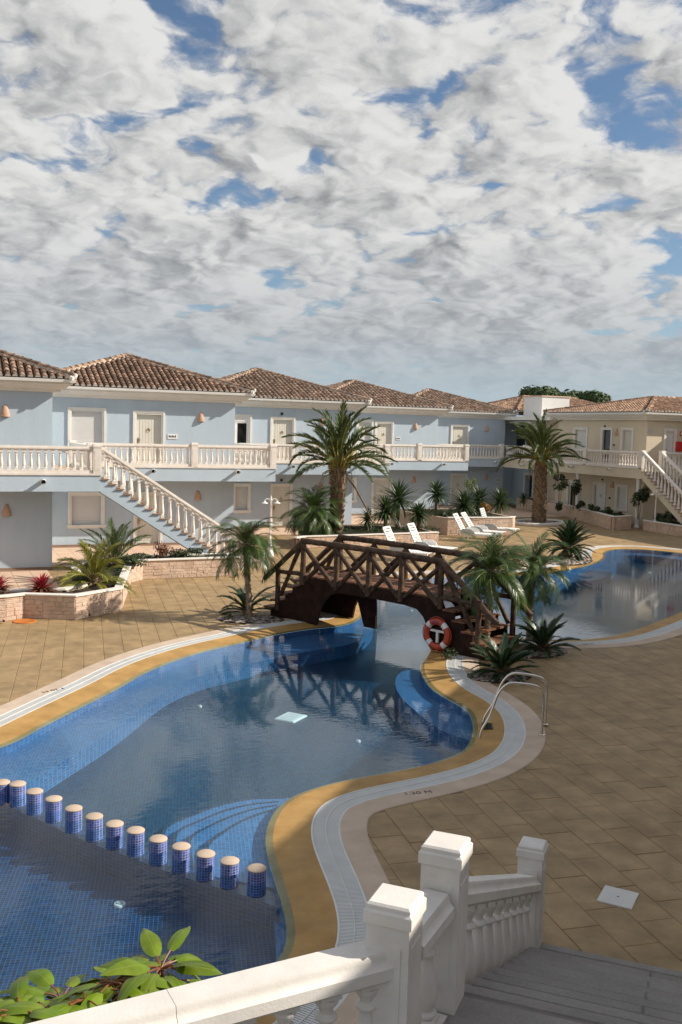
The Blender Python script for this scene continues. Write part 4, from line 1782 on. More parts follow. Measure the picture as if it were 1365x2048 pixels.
# ---------------------------------------------------------------- cream wing
XY = 36.54
cream = thing('apartment_building', (38.0, 44.9, 0), 'cream apartment wing with red cabinet, brown tiled hip roof and columns under its balcony', 'building')
FX, FYR = Face('X', 38.0), Face('Y', 44.9)
holes, todo = [], []
for kind, xa_, xb_, z0, z1 in (('win', 1150, 1172, ZF + 0.6, ZF + 2.1), ('dark', 1205, 1221, ZF + 0.01, ZF + 2.12), ('win', 1245, 1263, ZF + 0.72, ZF + 2.12),
                               ('glass', 1142, 1163, 0.5, 2.1), ('door', 1194, 1214, 0.02, 2.12), ('win', 1240, 1258, 0.85, 2.12)):
    u0 = FX.px(xa_, 900)[0]
    u1 = FX.px(xb_, 900)[0]
    h = (min(u0, u1), max(u0, u1), z0, z1)
    holes.append(h)
    todo.append((kind, h))
mb = MB()
wall_face(mb, FX, 44.9, 53.6, -0.05, ZE - 0.30, holes)
u0, u1 = FYR.px(1332, 880)[0], FYR.px(1348, 880)[0]
hr = (u0, u1, ZF + 0.01, ZF + 2.12)
wall_face(mb, FYR, 38.0, 47.0, -0.05, ZE - 0.30, [hr])
mb.add([(38, 53.6, -.05), (47, 53.6, -.05), (47, 53.6, 6.27), (38, 53.6, 6.27)], [(0, 1, 2, 3)])
mb.add([(47, 44.9, -.05), (47, 53.6, -.05), (47, 53.6, 6.27), (47, 44.9, 6.27)], [(0, 1, 2, 3)])
wpart(mb, 'wall', YELLOW, cream)
for kind, h in todo:
    if kind == 'door':
        add_door(cream, FX, h, WHITE)
    elif kind == 'dark':
        add_door(cream, FX, h, GLASSD, knock=False)
    else:
        add_window(cream, FX, h, 'glass' if kind == 'glass' else 'shutter', None if h[2] < 3.9 or h[0] > 50 else DOORM)
add_door(cream, FYR, hr, SHUT, knock=False)
for x, y in ((1234, 864), (1226, 969)):
    add_lamp(cream, FX, *FX.px(x, y))
for x, y in ((1211, 852.5), (1206, 959), (1229, 890), (1220.5, 996)):
    add_dot(cream, FX, *FX.px(x, y), r=0.06)
u0, z1 = FYR.px(1350.5, 883)
u1, z0 = FYR.px(1362, 902.5)
mb = MB()
FYR.box(mb, u0, u1, 0, 0.2, z0, z1)
cab = wpart(mb, 'hydrant_cabinet', REDB, cream)
mb = MB()
FYR.box(mb, u0 + 0.08, u1 - 0.08, 0.2, 0.212, z0 + 0.08, z1 - 0.08)
wpart(mb, 'cabinet_door', REDB, cab)
u0, z1 = FYR.px(1360, 863)
mb = MB()
FYR.box(mb, u0, u0 + 0.26, 0, 0.02, z1 - 0.26, z1)
FYR.box(mb, u0 + 0.07, u0 + 0.19, 0.02, 0.03, z1 - 0.20, z1 - 0.05, 1)
wpart(mb, 'safety_sign', [REDB, WHITE], cream)
u0, z1 = FYR.px(1296, 858)
mb = MB()
FYR.box(mb, u0, u0 + 0.28, 0, 0.08, z1 - 0.14, z1)
wpart(mb, 'emergency_light', PLASTG, cream)
# balcony
mb = MB().prism([(XY, 43.45), (47, 43.45), (47, 44.898), (37.998, 44.898), (37.998, 57.9), (36.64, 57.9)], ZS, ZF - 0.012)
wpart(mb, 'balcony_slab', YELLOW, cream)
mb = MB().prism([(XY, 43.45), (47, 43.45), (47, 44.898), (37.998, 44.898), (37.998, 57.9), (36.64, 57.9)], ZF - 0.011, ZF)
wpart(mb, 'balcony_tiles', TERR, cream)
FXB = Face('X', XY)
mb = MB()
FXB.box(mb, 43.45, 57.85, 0, 0.035, ZF - 0.05, ZF + 0.015)
wpart(mb, 'slab_edging', BALU, cream)
ys = [57.75, FXB.px(1124, 900)[0] + 4.2, FXB.px(1171, 900)[0], 43.57]
for i in range(3):
    balustrade(cream, (XY + 0.1, ys[i] - 0.14), (XY + 0.1, ys[i + 1] + 0.14), ZF, ZF)
    post(cream, XY + 0.1, ys[i + 1], ZF - 0.03, 1.02, 0.27)
post(cream, 38.05, 43.57, ZF - 0.03, 1.02, 0.27)
balustrade(cream, (38.2, 43.57), (46.5, 43.57), ZF, ZF)
for x, y in ((1047, 930), (1105, 932), (1145, 933), (1223, 938)):
    u, z = FXB.px(x, y)
    add_spout(cream, FXB, u, z)
for px_ in (1156, 1277):
    u = Face('X', XY + 0.25).px(px_, 980)[0]
    mb = MB().lathe([(0.16, 0), (0.16, 0.12), (0.12, 0.16), (0.115, ZS - 0.16), (0.15, ZS - 0.10), (0.15, ZS)], 14, 0, Matrix.Translation((XY + 0.25, u, 0)))
    wpart(mb, 'column', WHITE, cream, smooth=True)
xm, ym = 42.0, 49.2
hip_roof(cream, 37.35, 52.0, 44.25, 54.2, ZE + 0.02, (xm, ym, 7.62), T3, 'join', TILEY, seed=31, ridge='X')
eaves(cream, [(37.35, 54.2), (37.35, 44.25), (48.0, 44.25)], True)
stairs('outdoor_staircase', (XY + 0.03, 43.45), (0, -1), 5.05, 1.45, 'white balustraded outside staircase descending from the cream wing beside the far basin', YELLOW, side=1)

# corner block between the blue row and the cream wing, with lift tower
core = thing('stair_core', (38.4, 53.7, 0), 'shadowed corner block with dark doorways between the blue row and the cream wing', 'building')
FC = Face('X', 38.9)
d1 = (FC.px(1065, 980)[0], FC.px(1050, 980)[0], 0.02, 2.25)
d2 = (FC.px(1060, 880)[0] - 0.5, FC.px(1022, 880)[0], ZF + 0.01, ZF + 2.35)
d1 = (min(d1[:2]), max(d1[:2]), d1[2], d1[3])
d2 = (min(d2[:2]), max(d2[:2]), d2[2], d2[3])
mb = MB()
YC = 56.6
wall_face(mb, FC, YC, 60.4, -0.05, 6.2, [h_ for h_ in (d1, d2) if h_[1] > YC], 0.5)
mb.box((37.6, 60.4, -.05), (39.5, 60.6, 6.2))
wpart(mb, 'wall', BLUE, core)
mb = MB()
wall_face(mb, FC, 53.61, YC, -0.05, 6.2, [h_ for h_ in (d1, d2) if h_[1] <= YC], 0.5)
wpart(mb, 'wall', YELLOW, core)
for d_, nm in ((d1, 'door'), (d2, 'glazed_opening')):
    mb = MB()
    moulding(mb, FC, *d_, sill=False)
    o = wpart(mb, nm, TRIM, core)
    mb = MB()
    FC.box(mb, d_[0], d_[1], -0.40, -0.38, d_[2], d_[3])
    wpart(mb, 'dark_pane', GLASSD, o)
    mb = MB()
    FC.box(mb, (d_[0] + d_[1]) / 2 - 0.05, (d_[0] + d_[1]) / 2 + 0.05, -0.38, -0.30, d_[2], d_[3])
    wpart(mb, 'mullion', WHITE, o)
mb = MB()
FC.box(mb, d2[0] - 0.9, d2[1] + 0.3, 0.0, 0.9, ZF + 2.45, ZF + 2.62)
wpart(mb, 'canopy', WHITE, core)
mb = MB()
FC.box(mb, 53.5, 60.0, -0.5, 1.6, 6.1, 6.35)
wpart(mb, 'soffit', TRIM, core)
hip_roof(core, 38.0, 50.0, 58.6, 68.0, ZE + 0.1, (41.6, 63.3, 7.95), T3, 'join', TILEY, seed=41, ridge='X')
tw = thing('lift_tower', (38.56, 56, 0), 'plain white lift tower box rising above the tiled corner roofs', 'tower')
x0_, _ = onY(1085, 795, 56.0)
x1_, _ = onY(1140, 795, 56.0)
_, zt = onY(1085, 793, 56.0)
mb = MB().box((x0_, 56.0, 6.0), (x1_, 58.2, zt))
wpart(mb, 'shaft', WHITE, tw)
mb = MB().box((x0_ - 0.05, 55.95, zt), (x1_ + 0.05, 58.25, zt + 0.08))
wpart(mb, 'coping', TERR, tw)

# wings of the courtyard outside the picture on the right: they throw the shade over the near deck
def off_wing(name, A, B, depth, label, h=ZE):
    A, B = V2(*A), V2(*B)
    d = (B - A).normalized()
    n_ = V2(d.y, -d.x)
    t = thing(name, (A.x, A.y, 0), label, 'building')
    e = 0.6
    mb = MB().prism([A + n_ * e, B + n_ * e, B + n_ * depth, A + n_ * depth][::-1], -0.05, h)
    wpart(mb, 'wall', YELLOW, t)
    a0, b0, c0, e0 = A, B, B + n_ * (depth + e), A + n_ * (depth + e)
    r0_, r1_ = A + n_ * (depth / 2 + e / 2), B + n_ * (depth / 2 + e / 2)
    mb = MB().add([(*a0, h), (*b0, h), (*c0, h), (*e0, h), (*r0_, h + 1.7), (*r1_, h + 1.7)], [(0, 1, 5, 4), (2, 3, 4, 5), (1, 2, 5), (3, 0, 4), (3, 2, 1, 0)])
    ro_ = wpart(mb, 'roof', TILEY, t)
    return t



# ================================================================ wooden bridge
BP0 = V2(9.26, 23.34)
BU = V2(0.428, -0.904).normalized()
BV = V2(-BU.y, BU.x)                      # towards the far side
BW = 1.42
bridge = thing('footbridge', (BP0.x, BP0.y, 0), 'dark wooden footbridge with crossed log railings and steps over the pool', 'bridge')


def bp(t, v, z):
    p = BP0 + BU * t + BV * v
    return Vector((p.x, p.y, z))


def deck_z(t):
    return 1.25 + 0.05 * (1 - ((t - 1.85) / 2.3) ** 2)


def log(name, a, b, r=0.062, parent=None, mt=None, seed=0, taper=0.94):
    a, b = Vector(a), Vector(b)
    rn = random.Random(hash((round(a.x, 3), round(b.y, 3), round(a.z, 3))) & 0xffff)
    n = 7
    path, rad = [], []
    d = (b - a)
    for i in range(n + 1):
        j = Vector((rn.uniform(-1, 1), rn.uniform(-1, 1), rn.uniform(-1, 1))) * 0.006 if 0 < i < n else Vector()
        path.append(a + d * (i / n) + j)
        rad.append(r * 1.1 * rn.uniform(0.93, 1.06) * (1 - (1 - taper) * i / n))
    mb = MB().tube(path, rad, 9)
    return wpart(mb, name, mt or WOOD, parent or bridge, smooth=True)


# deck planks, one by one, across the bridge
npl = 30
TA, TB = -0.36, 3.98
for i in range(npl):
    t0 = TA + (TB - TA) * i / npl
    t1 = TA + (TB - TA) * (i + 1) / npl - 0.012
    z = deck_z((t0 + t1) / 2)
    mb = MB()
    vs = [bp(t, v, zz) for zz in (z - 0.04, z) for t, v in ((t0, -0.04), (t1, -0.04), (t1, BW + 0.04), (t0, BW + 0.04))]
    mb.add(vs, [(3, 2, 1, 0), (4, 5, 6, 7), (0, 1, 5, 4), (1, 2, 6, 5), (2, 3, 7, 6), (3, 0, 4, 7)])
    wpart(mb, 'deck_plank', PLANK, bridge)
# side beams with curved legs
for v0 in (-0.03, BW - 0.03):
    top = [(t, deck_z(t) - 0.042) for t in [TA + (TB - TA) * i / 12 for i in range(13)]]
    # outline in (t, z): steps down on both ends, arch in the middle
    prof = [(-1.72, 0.0), (-1.72, 0.20), (-1.44, 0.20), (-1.44, 0.42), (-1.17, 0.42), (-1.17, 0.64), (-0.90, 0.64), (-0.90, 0.86), (-0.63, 0.86), (-0.63, 1.06), (-0.36, 1.06)]
    prof += top
    prof += [(4.10, 0.98), (4.36, 0.98), (4.36, 0.76), (4.63, 0.76), (4.63, 0.54), (4.90, 0.54), (4.90, 0.32), (5.22, 0.32), (5.22, 0.0)]
    right = [(3.72, 0.0), (3.70, 0.25), (3.62, 0.50), (3.48, 0.74), (3.28, 0.90)]
    under = [(t, deck_z(t) - 0.34) for t in (2.9, 2.3, 1.7, 1.2, 0.72)]
    left = [(0.45, 0.86), (0.22, 0.62), (0.08, 0.34), (0.0, 0.0)]
    prof += right + under + left
    m = len(prof)
    tri = tessellate_polygon([[Vector((a, b, 0)) for a, b in prof]])
    vs = [bp(t, v0, z) for t, z in prof] + [bp(t, v0 + 0.07, z) for t, z in prof]
    fs = [tuple(q) for q in tri] + [tuple(i + m for i in q[::-1]) for q in tri] + [(i, (i + 1) % m, (i + 1) % m + m, i + m) for i in range(m)]
    mb = MB().add(vs, fs)
    wpart(mb, 'side_beam', BEAM, bridge)
# second inner leg board on the left, seen through the opening
mb = MB()
for v0 in (BW * 0.55,):
    prof = [(0.95, 0.0), (1.35, 0.0), (1.30, 0.95), (0.60, 0.97)]
    vs = [bp(t, v0, z) for t, z in prof] + [bp(t, v0 + 0.08, z) for t, z in prof]
    mb.add(vs, [(0, 1, 2, 3), (7, 6, 5, 4), (0, 4, 5, 1), (1, 5, 6, 2), (2, 6, 7, 3), (3, 7, 4, 0)])
wpart(mb, 'inner_leg', BEAM, bridge)
# step treads
for t0, t1, z in ((-1.98, -1.66, 0.20), (-1.72, -1.40, 0.42), (-1.45, -1.13, 0.64), (-1.18, -0.86, 0.86), (-0.91, -0.59, 1.06), (-0.64, -0.345, 1.235),
                  (4.05, 4.40, 0.98), (4.32, 4.67, 0.76), (4.59, 4.94, 0.54), (4.86, 5.26, 0.32), (5.16, 5.56, 0.12)):
    mb = MB()
    vs = [bp(t, v, zz) for zz in (z, z + 0.045) for t, v in ((t0, -0.06), (t1, -0.06), (t1, BW + 0.06), (t0, BW + 0.06))]
    mb.add(vs, [(3, 2, 1, 0), (4, 5, 6, 7), (0, 1, 5, 4), (1, 2, 6, 5), (2, 3, 7, 6), (3, 0, 4, 7)])
    wpart(mb, 'tread', PLANK, bridge)
    # riser
    tt = t1 - 0.06 if t0 < 1 else t0 + 0.06
    mb = MB()
    vs = [bp(t, v, zz) for zz in (max(0, z - 0.18), z) for t, v in ((tt - 0.015, 0.05), (tt + 0.015, 0.05), (tt + 0.015, BW - 0.05), (tt - 0.015, BW - 0.05))]
    mb.add(vs, [(3, 2, 1, 0), (4, 5, 6, 7), (0, 1, 5, 4), (1, 2, 6, 5), (2, 3, 7, 6), (3, 0, 4, 7)])
    wpart(mb, 'riser', BEAM, bridge)
# log railings
PT = [-0.50, 0.69, 1.77, 2.80, 3.98]
for v in (-0.06, BW + 0.0):
    zt = lambda t: 2.13 + 0.03 * (1 - ((t - 1.75) / 2.3) ** 2) - 0.012 * (t - 1.75)
    for t in PT:
        log('post', bp(t, v, 1.02), bp(t, v, zt(t)), 0.068)
    for a, b in zip(PT[:-1], PT[1:]):
        log('handrail', bp(a - 0.06, v, zt(a) + 0.02), bp(b + 0.02, v, zt(b) + 0.02), 0.075)
        log('cross_brace', bp(a + 0.03, v - 0.03, zt(a) - 0.10), bp(b - 0.03, v - 0.03, 1.10), 0.058)
        log('cross_brace', bp(a + 0.03, v + 0.035, 1.10), bp(b - 0.03, v + 0.035, zt(b) - 0.10), 0.055)
    for e, s, tn, tr in ((-0.50, -1, -1.43, -1.95), (3.98, 1, 5.06, 5.55)):
        zn = 1.22
        log('handrail', bp(e, v, zt(e) + 0.02), bp(tr, v, 1.0 if s < 0 else 0.90), 0.07)
        log('post', bp(tn, v, 0.2), bp(tn, v, 1.36), 0.065)
        log('middle_rail', bp(e, v, 1.30), bp(tn - 0.05 * s, v, 1.26), 0.055)
        log('cross_brace', bp(e + 0.1 * s, v, zt(e) - 0.12), bp(tn - 0.12 * s, v, 0.62), 0.055)
# ---------------------------------------------------------------- life ring hanging on the side beam
c = bp(3.97, -0.13, 0.42)
ringo = thing('life_ring', c, 'orange life ring with white bands hung on the side of the wooden bridge', 'life ring')
ux = Vector((BU.x, BU.y, 0))
uz = Vector((0, 0, 1))
un = ux.cross(uz)


def torus(mb, c, Rm, r, a0, a1, n, m=10, mi=0, sq=0.8):
    vs, fs = [], []
    for i in range(n + 1):
        t = a0 + (a1 - a0) * i / n
        cc = c + (ux * math.cos(t) + uz * math.sin(t)) * Rm
        rd = ux * math.cos(t) + uz * math.sin(t)
        for k in range(m):
            s = 2 * math.pi * k / m
            vs.append(cc + rd * (r * math.cos(s)) + un * (r * sq * math.sin(s)))
    for i in range(n):
        for k in range(m):
            k2 = (k + 1) % m
            fs.append((i * m + k, i * m + k2, (i + 1) * m + k2, (i + 1) * m + k))
    mb.add(vs, fs, mi)


mb = MB()
torus(mb, c, 0.30, 0.078, 0, 2 * math.pi, 48, 12)
wpart(mb, 'ring_body', RINGO, ringo, smooth='all')
for k in range(4):
    t = math.pi / 4 + k * math.pi / 2
    mb = MB()
    torus(mb, c, 0.30, 0.0815, t - 0.19, t + 0.19, 6, 12)
    wpart(mb, 'white_band', PLAST, ringo, smooth='all')
mb = MB()
for k in range(4):
    t0 = math.pi / 4 + k * math.pi / 2
    pts_ = []
    for i in range(9):
        t = t0 + 0.19 + (math.pi / 2 - 0.38) * i / 8
        rr_ = 0.39 + 0.02 * math.sin(math.pi * i / 8)
        pts_.append(c + (ux * math.cos(t) + uz * math.sin(t)) * rr_)
    mb.tube(pts_, 0.009, 6)
wpart(mb, 'grab_rope', RINGO, ringo)
mb = MB()
for i in range(7):                                    # lettering along the upper arc
    t = math.pi / 2 + 0.38 - i * 0.13
    for dr in (-0.018, 0.018):
        q = c + (ux * math.cos(t) + uz * math.sin(t)) * (0.30 + dr) + un * 0.064
        mb.tube([q - ux * 0.012, q + ux * 0.012], 0.006, 5)
wpart(mb, 'lettering', mat('ring_lettering', (0.08, 0.09, 0.30), 0.5), ringo)
mb = MB()
hc = c - un * 0.05
M_ = Matrix((ux, un, uz)).transposed().to_4x4()
M_.translation = hc
mb.box((-0.20, 0.0, 0.05), (0.20, 0.05, 0.10), 0, M_)
mb.box((-0.03, 0.0, -0.20), (0.03, 0.05, 0.05), 0, M_)
hk = tag(mb.build('ring_bracket', PLAST), 'white T-shaped bracket inside the orange life ring on the bridge', 'bracket')

# ================================================================ pool ladder
lad = thing('pool_ladder', (9.57, 13.56, 0), 'polished steel pool ladder with two curved handrails over the grating', 'ladder')
pA, pB = gp(1084, 1472), gp(1091, 1451)
wA, wB = gp(960, 1476, -0.03), gp(966, 1449, -0.03)
for a, w_ in ((pA, wA), (pB, wB)):
    d = (w_ - a)
    d.z = 0
    L = d.length
    d.normalize()
    P = lambda s, z: Vector((a.x + d.x * s, a.y + d.y * s, z))
    path = [P(0, 0), P(0, 0.3), P(0, 0.66), P(0.02, 0.76), P(0.08, 0.84), P(0.17, 0.88), P(0.45, 0.92), P(0.60, 0.92), P(0.68, 0.88), P(0.78, 0.76), P(L * 0.86, 0.34), P(L * 0.97, 0.12), P(L, -0.05), P(L, -0.55)]
    sm_ = smooth_loop([Vector(p) for p in path], 0.04, closed=False)
    mb = MB().tube(sm_, 0.022, 10)
    wpart(mb, 'handrail', STEEL, lad, smooth='all')
    mb = MB().lathe([(0.055, 0.014), (0.055, 0.028), (0.03, 0.036)], 14, 0, Matrix.Translation((a.x, a.y, 0)))
    wpart(mb, 'flange', STEEL, lad, smooth=True)
for z in (-0.10, -0.30, -0.48):
    mb = MB()
    a, b = Vector((wA.x, wA.y, z)), Vector((wB.x, wB.y, z))
    dd = (b - a).normalized()
    sdv = Vector((-dd.y, dd.x, 0)) * 0.05
    mb.add([a - sdv, b - sdv, b + sdv, a + sdv] + [q + Vector((0, 0, 0.025)) for q in (a - sdv, b - sdv, b + sdv, a + sdv)], [(3, 2, 1, 0), (4, 5, 6, 7), (0, 1, 5, 4), (1, 2, 6, 5), (2, 3, 7, 6), (3, 0, 4, 7)])
    wpart(mb, 'rung', STEEL, lad)
# dark filter opening in the ochre band beside the ladder
q = gp(975, 1452, 0.0)
mb = MB()
M_ = Matrix.Translation((q.x, q.y, -0.02)) @ Matrix.Rotation(R(62), 4, 'Z')
mb.box((-0.16, -0.09, 0), (0.16, 0.09, 0.03), 0, M_)
mb.box((-0.12, -0.06, 0.03), (0.12, 0.06, 0.035), 1, M_)
tag(mb.build('ladder_anchor_box', [BLACK, GLASSD]), 'dark recessed anchor plate at the ladder foot in the ochre band', 'anchor plate')

# ================================================================ small things on the deck
q = [gp(1207, 1771), gp(1275, 1787), gp(1268, 1821), gp(1197, 1803)]
cx = sum((p for p in q), Vector()) / 4
e1 = (q[1] - q[0] + q[2] - q[3]) / 2
e2 = (q[3] - q[0] + q[2] - q[1]) / 2
M_ = Matrix.Translation(cx) @ Matrix.Rotation(math.atan2(e1.y, e1.x), 4, 'Z')
mb = MB().bbox((-e1.length / 2, -e2.length / 2, -0.02), (e1.length / 2, e2.length / 2, 0.012), 0.004, 0, M_)
mb.lathe([(0.012, 0.012), (0.012, 0.014)], 8, 1, M_)
tag(mb.build('access_cover', [mat('cover_grey', (0.62, 0.62, 0.60), 0.5, 0.05, 4), BLACK]), 'pale rectangular access cover lying flat in the brown paving', 'access cover')
q = gp(50, 1243)
mb = MB().lathe([(0.30, -0.01), (0.30, 0.014), (0.27, 0.022), (0.22, 0.022), (0.21, 0.016), (0.05, 0.02)], 26, 0, Matrix.Translation((q.x, q.y, 0)))
tag(mb.build('drain_cover', ORANGE, smooth=True), 'round orange drain cover on the paving at the foot of the left planter', 'drain cover')


def marker(name, txt, px, py, ang, size, label):
    cu = bpy.data.curves.new(name, 'FONT')
    cu.body = txt
    cu.size = size
    cu.align_x = 'CENTER'
    cu.align_y = 'CENTER'
    cu.extrude = 0.001
    p = gp(px, py)
    ob = bpy.data.objects.new(name, cu)
    COL.objects.link(ob)
    ob.location = (p.x, p.y, 0.019)
    ob.rotation_euler = (0, 0, R(ang))
    dg = bpy.context.evaluated_depsgraph_get()
    me = bpy.data.meshes.new_from_object(ob.evaluated_get(dg))
    me.materials.clear()
    me.materials.append(BLACK)
    o2 = put(name, me, None, ob.location, ob.rotation_euler, (1.25, 1, 1))
    bpy.data.objects.remove(ob)
    tag(o2, label, 'depth marking')


marker('depth_marking', '1.20 M', 836, 1588, -6, 0.125, 'black stencilled 1.20 M on the beige coping nearest the steps')
marker('depth_marking', '1.20 M', 107, 1382, 205, 0.14, 'upside-down black stencilled 1.20 M on the coping across from the stools')
marker('depth_marking', '1.20 M', 1172, 1290, -4, 0.14, 'small black stencilled depth mark on the coping of the far basin')

# ================================================================ sun loungers
def lounger(back=50):
    t = thing('sun_lounger', (0, 0, 0), 'x', 'sun lounger')
    L, Wd = 1.32, 0.62
    for s in (-1, 1):
        mb = MB().box((0, s * Wd / 2 - 0.03, 0.27), (L, s * Wd / 2 + 0.03, 0.33))
        mb.tube([(0.02, s * Wd / 2, 0.30), (-0.02, s * Wd / 2, 0.30)], 0.03, 8)
        mb.build('side_rail', PLAST, t)
        for x in (0.10, L - 0.16):
            mb = MB()
            mb.tube([(x + 0.08, s * Wd / 2, 0.28), (x, s * Wd / 2 + s * 0.02, 0.14), (x - 0.05, s * Wd / 2 + s * 0.02, 0.0)], [0.035, 0.03, 0.026], 8)
            mb.build('leg', PLAST, t, smooth=True)
        mb = MB()                                            # arm rest: a filled curved panel
        pr_ = [(-0.02, 0.30), (-0.04, 0.44), (0.04, 0.52), (0.36, 0.51), (0.50, 0.44), (0.56, 0.33)]
        m = len(pr_)
        vs = [(x, s * (Wd / 2 + 0.035), z) for x, z in pr_] + [(x, s * (Wd / 2 + 0.075), z) for x, z in pr_]
        mb.add(vs, [tuple(range(m)), tuple(range(m, 2 * m))[::-1]] + [(i, (i + 1) % m, (i + 1) % m + m, i + m) for i in range(m)])
        mb.build('armrest', PLASTG if s < 0 else PLAST, t, smooth=True)
    n = 11
    for k in range(n):
        x = 0.04 + (L - 0.08) * k / (n - 1)
        MB().bbox((x - 0.045, -Wd / 2 + 0.03, 0.325), (x + 0.045, Wd / 2 - 0.03, 0.345), 0.006).build('seat_slat', PLAST, t)
    M = Matrix.Translation((0.0, 0, 0.33)) @ Matrix.Rotation(R(180 - back), 4, 'Y')
    # backrest: panel rising backwards from x=0
    th = R(back)
    ex, ez = -math.cos(th), math.sin(th)
    BL = 0.82
    mb = MB()
    for s in (-1, 1):
        mb.tube([(0, s * (Wd / 2 - 0.04), 0.34), (ex * BL, s * (Wd / 2 - 0.04), 0.34 + ez * BL)], 0.026, 8)
    mb.tube([(ex * BL, -Wd / 2 + 0.04, 0.34 + ez * BL), (ex * BL, Wd / 2 - 0.04, 0.34 + ez * BL)], 0.026, 8)
    bk = mb.build('backrest', PLAST, t, smooth=True)
    for k in range(9):
        s = 0.06 + (BL - 0.08) * k / 8
        c_ = Vector((ex * s, 0, 0.34 + ez * s))
        Mx = Matrix.Translation(c_) @ Matrix.Rotation(th - math.pi, 4, 'Y') if False else Matrix.Translation(c_) @ Matrix(((ex, 0, -ez, 0), (0, 1, 0, 0), (ez, 0, ex, 0), (0, 0, 0, 1)))
        MB().bbox((-0.031, -Wd / 2 + 0.05, -0.01), (0.031, Wd / 2 - 0.05, 0.01), 0.004, 0, Mx).build('back_slat', PLAST, bk)
    for s in (-1, 1):
        MB().tube([(ex * 0.5, s * 0.24, 0.34 + ez * 0.5), (-0.05 + ex * 0.3, s * 0.24, 0.28)], 0.016, 6).build('prop', PLAST, t)
    return t


spots = [((860, 1108), -50, 64, 'white slatted lounger at the planter, the one farther from the group of three'),
         ((906, 1099), -50, 64, 'white slatted lounger at the planter, the one nearer the group of three'),
         ((990, 1071), -46, 60, 'white slatted lounger lowest of the three grouped before the yucca planter'),
         ((1006, 1066), -48, 55, 'white slatted lounger in the middle of the three before the yucca planter'),
         ((1033, 1060), -48, 70, 'white slatted lounger with its back raised highest, beside the stone planter end')]
for k, ((x, y), ang, back, lab) in enumerate(spots):
    o = lounger(back)
    p = gp(x, y, 0.34)
    a = R(ang)
    o.location = (p.x - math.cos(a) * 1.5, p.y - math.sin(a) * 1.5, 0.0)
    o.rotation_euler = (0, 0, a)
    o.scale = (1.18, 1.18, 1.18)
    o['label'] = lab
    o['group'] = 'white plastic sun loungers'

# ================================================================ lamp posts
def lamp_post(x, y, h, label, arm_ang):
    p = gp(x, y)
    t = thing('lamp_post', (p.x, p.y, 0), label, 'lamp post')
    mb = MB().lathe([(0.17, 0), (0.17, 0.05), (0.15, 0.07), (0.12, 0.30), (0.075, 0.50), (0.06, 0.58), (0.065, 0.62), (0.045, 0.66), (0.036, 0.9), (0.032, h - 0.1), (0.05, h - 0.08), (0.03, h), (0.008, h + 0.1)], 14)
    mb.build('pole', WHITE, t, smooth=True)
    for s in (-1, 1):
        d = Vector((math.cos(arm_ang) * s, math.sin(arm_ang) * s, 0))
        pts_ = [Vector((0, 0, h - 0.16)), d * 0.07 + Vector((0, 0, h - 0.06)), d * 0.16 + Vector((0, 0, h - 0.03)), d * 0.24 + Vector((0, 0, h - 0.07)), d * 0.26 + Vector((0, 0, h - 0.12))]
        MB().tube(smooth_loop(pts_, 0.06, closed=False), 0.016, 7).build('arm', WHITE, t, smooth=True)
        q = d * 0.26 + Vector((0, 0, h - 0.22))
        s_ = MB().lathe([(0.135, 0.0), (0.13, 0.015), (0.07, 0.045), (0.04, 0.08), (0.02, 0.11)], 16, 0, Matrix.Translation(q), cap=False).build('lamp_shade', WHITE, t, smooth=True)
        MB().lathe([(0.01, 0.05), (0.035, 0.03), (0.04, 0.0), (0.025, -0.03), (0.005, -0.035)], 12, 0, Matrix.Translation(q)).build('bulb', PLASTG, s_, smooth='all')
    return t


lamp_post(540, 1113, 2.35, 'slim white two-armed lamp post behind the wooden bridge steps', R(0))
lamp_post(1309, 1064, 2.25, 'slim white two-armed lamp post beside the cream wing stairs', R(0))

# ================================================================ planters
def stone_skin(pl, path, z0, z1, seed=1, fine=True):
    """rock-faced cladding: small uneven blocks, one mesh"""
    rn = random.Random(seed)
    mb = MB()
    bh = 0.105
    for a, b in zip(path[:-1], path[1:]):
        a, b = Vector(a), Vector(b)
        L = (b - a).length
        if L < 0.05:
            continue
        d = (b - a) / L
        n = Vector((d.y, -d.x))
        z = z0
        while z < z1 - 0.03:
            h = min(bh * rn.uniform(0.8, 1.3), z1 - z)
            if z1 - (z + h) < 0.04:
                h = z1 - z
            u = 0.0
            while u < L - 0.001:
                w = min(rn.uniform(0.14, 0.42), L - u)
                if L - (u + w) < 0.06:
                    w = L - u
                pr_ = rn.uniform(0.006, 0.022)
                g_ = 0.002
                q0, q1 = a + d * (u + g_), a + d * (u + w - g_)
                c_ = 0.009
                q2, q3 = a + d * (u + g_ + c_) + n * pr_, a + d * (u + w - g_ - c_) + n * (pr_ * rn.uniform(0.7, 1.2))
                za, zb = z + g_, z + h - g_
                mb.add([(q0.x, q0.y, za), (q1.x, q1.y, za), (q1.x, q1.y, zb), (q0.x, q0.y, zb),
                        (q2.x, q2.y, za + c_), (q3.x, q3.y, za + c_), (q3.x, q3.y, zb - c_ * rn.uniform(.5, 1.5)), (q2.x, q2.y, zb - c_ * rn.uniform(.5, 1.5))],
                       [(4, 5, 6, 7), (0, 1, 5, 4), (1, 2, 6, 5), (2, 3, 7, 6), (3, 0, 4, 7)])
                u += w
            z += h
    o = wpart(mb, 'stone_cladding', STONE, pl)
    o['kind'] = 'stuff'


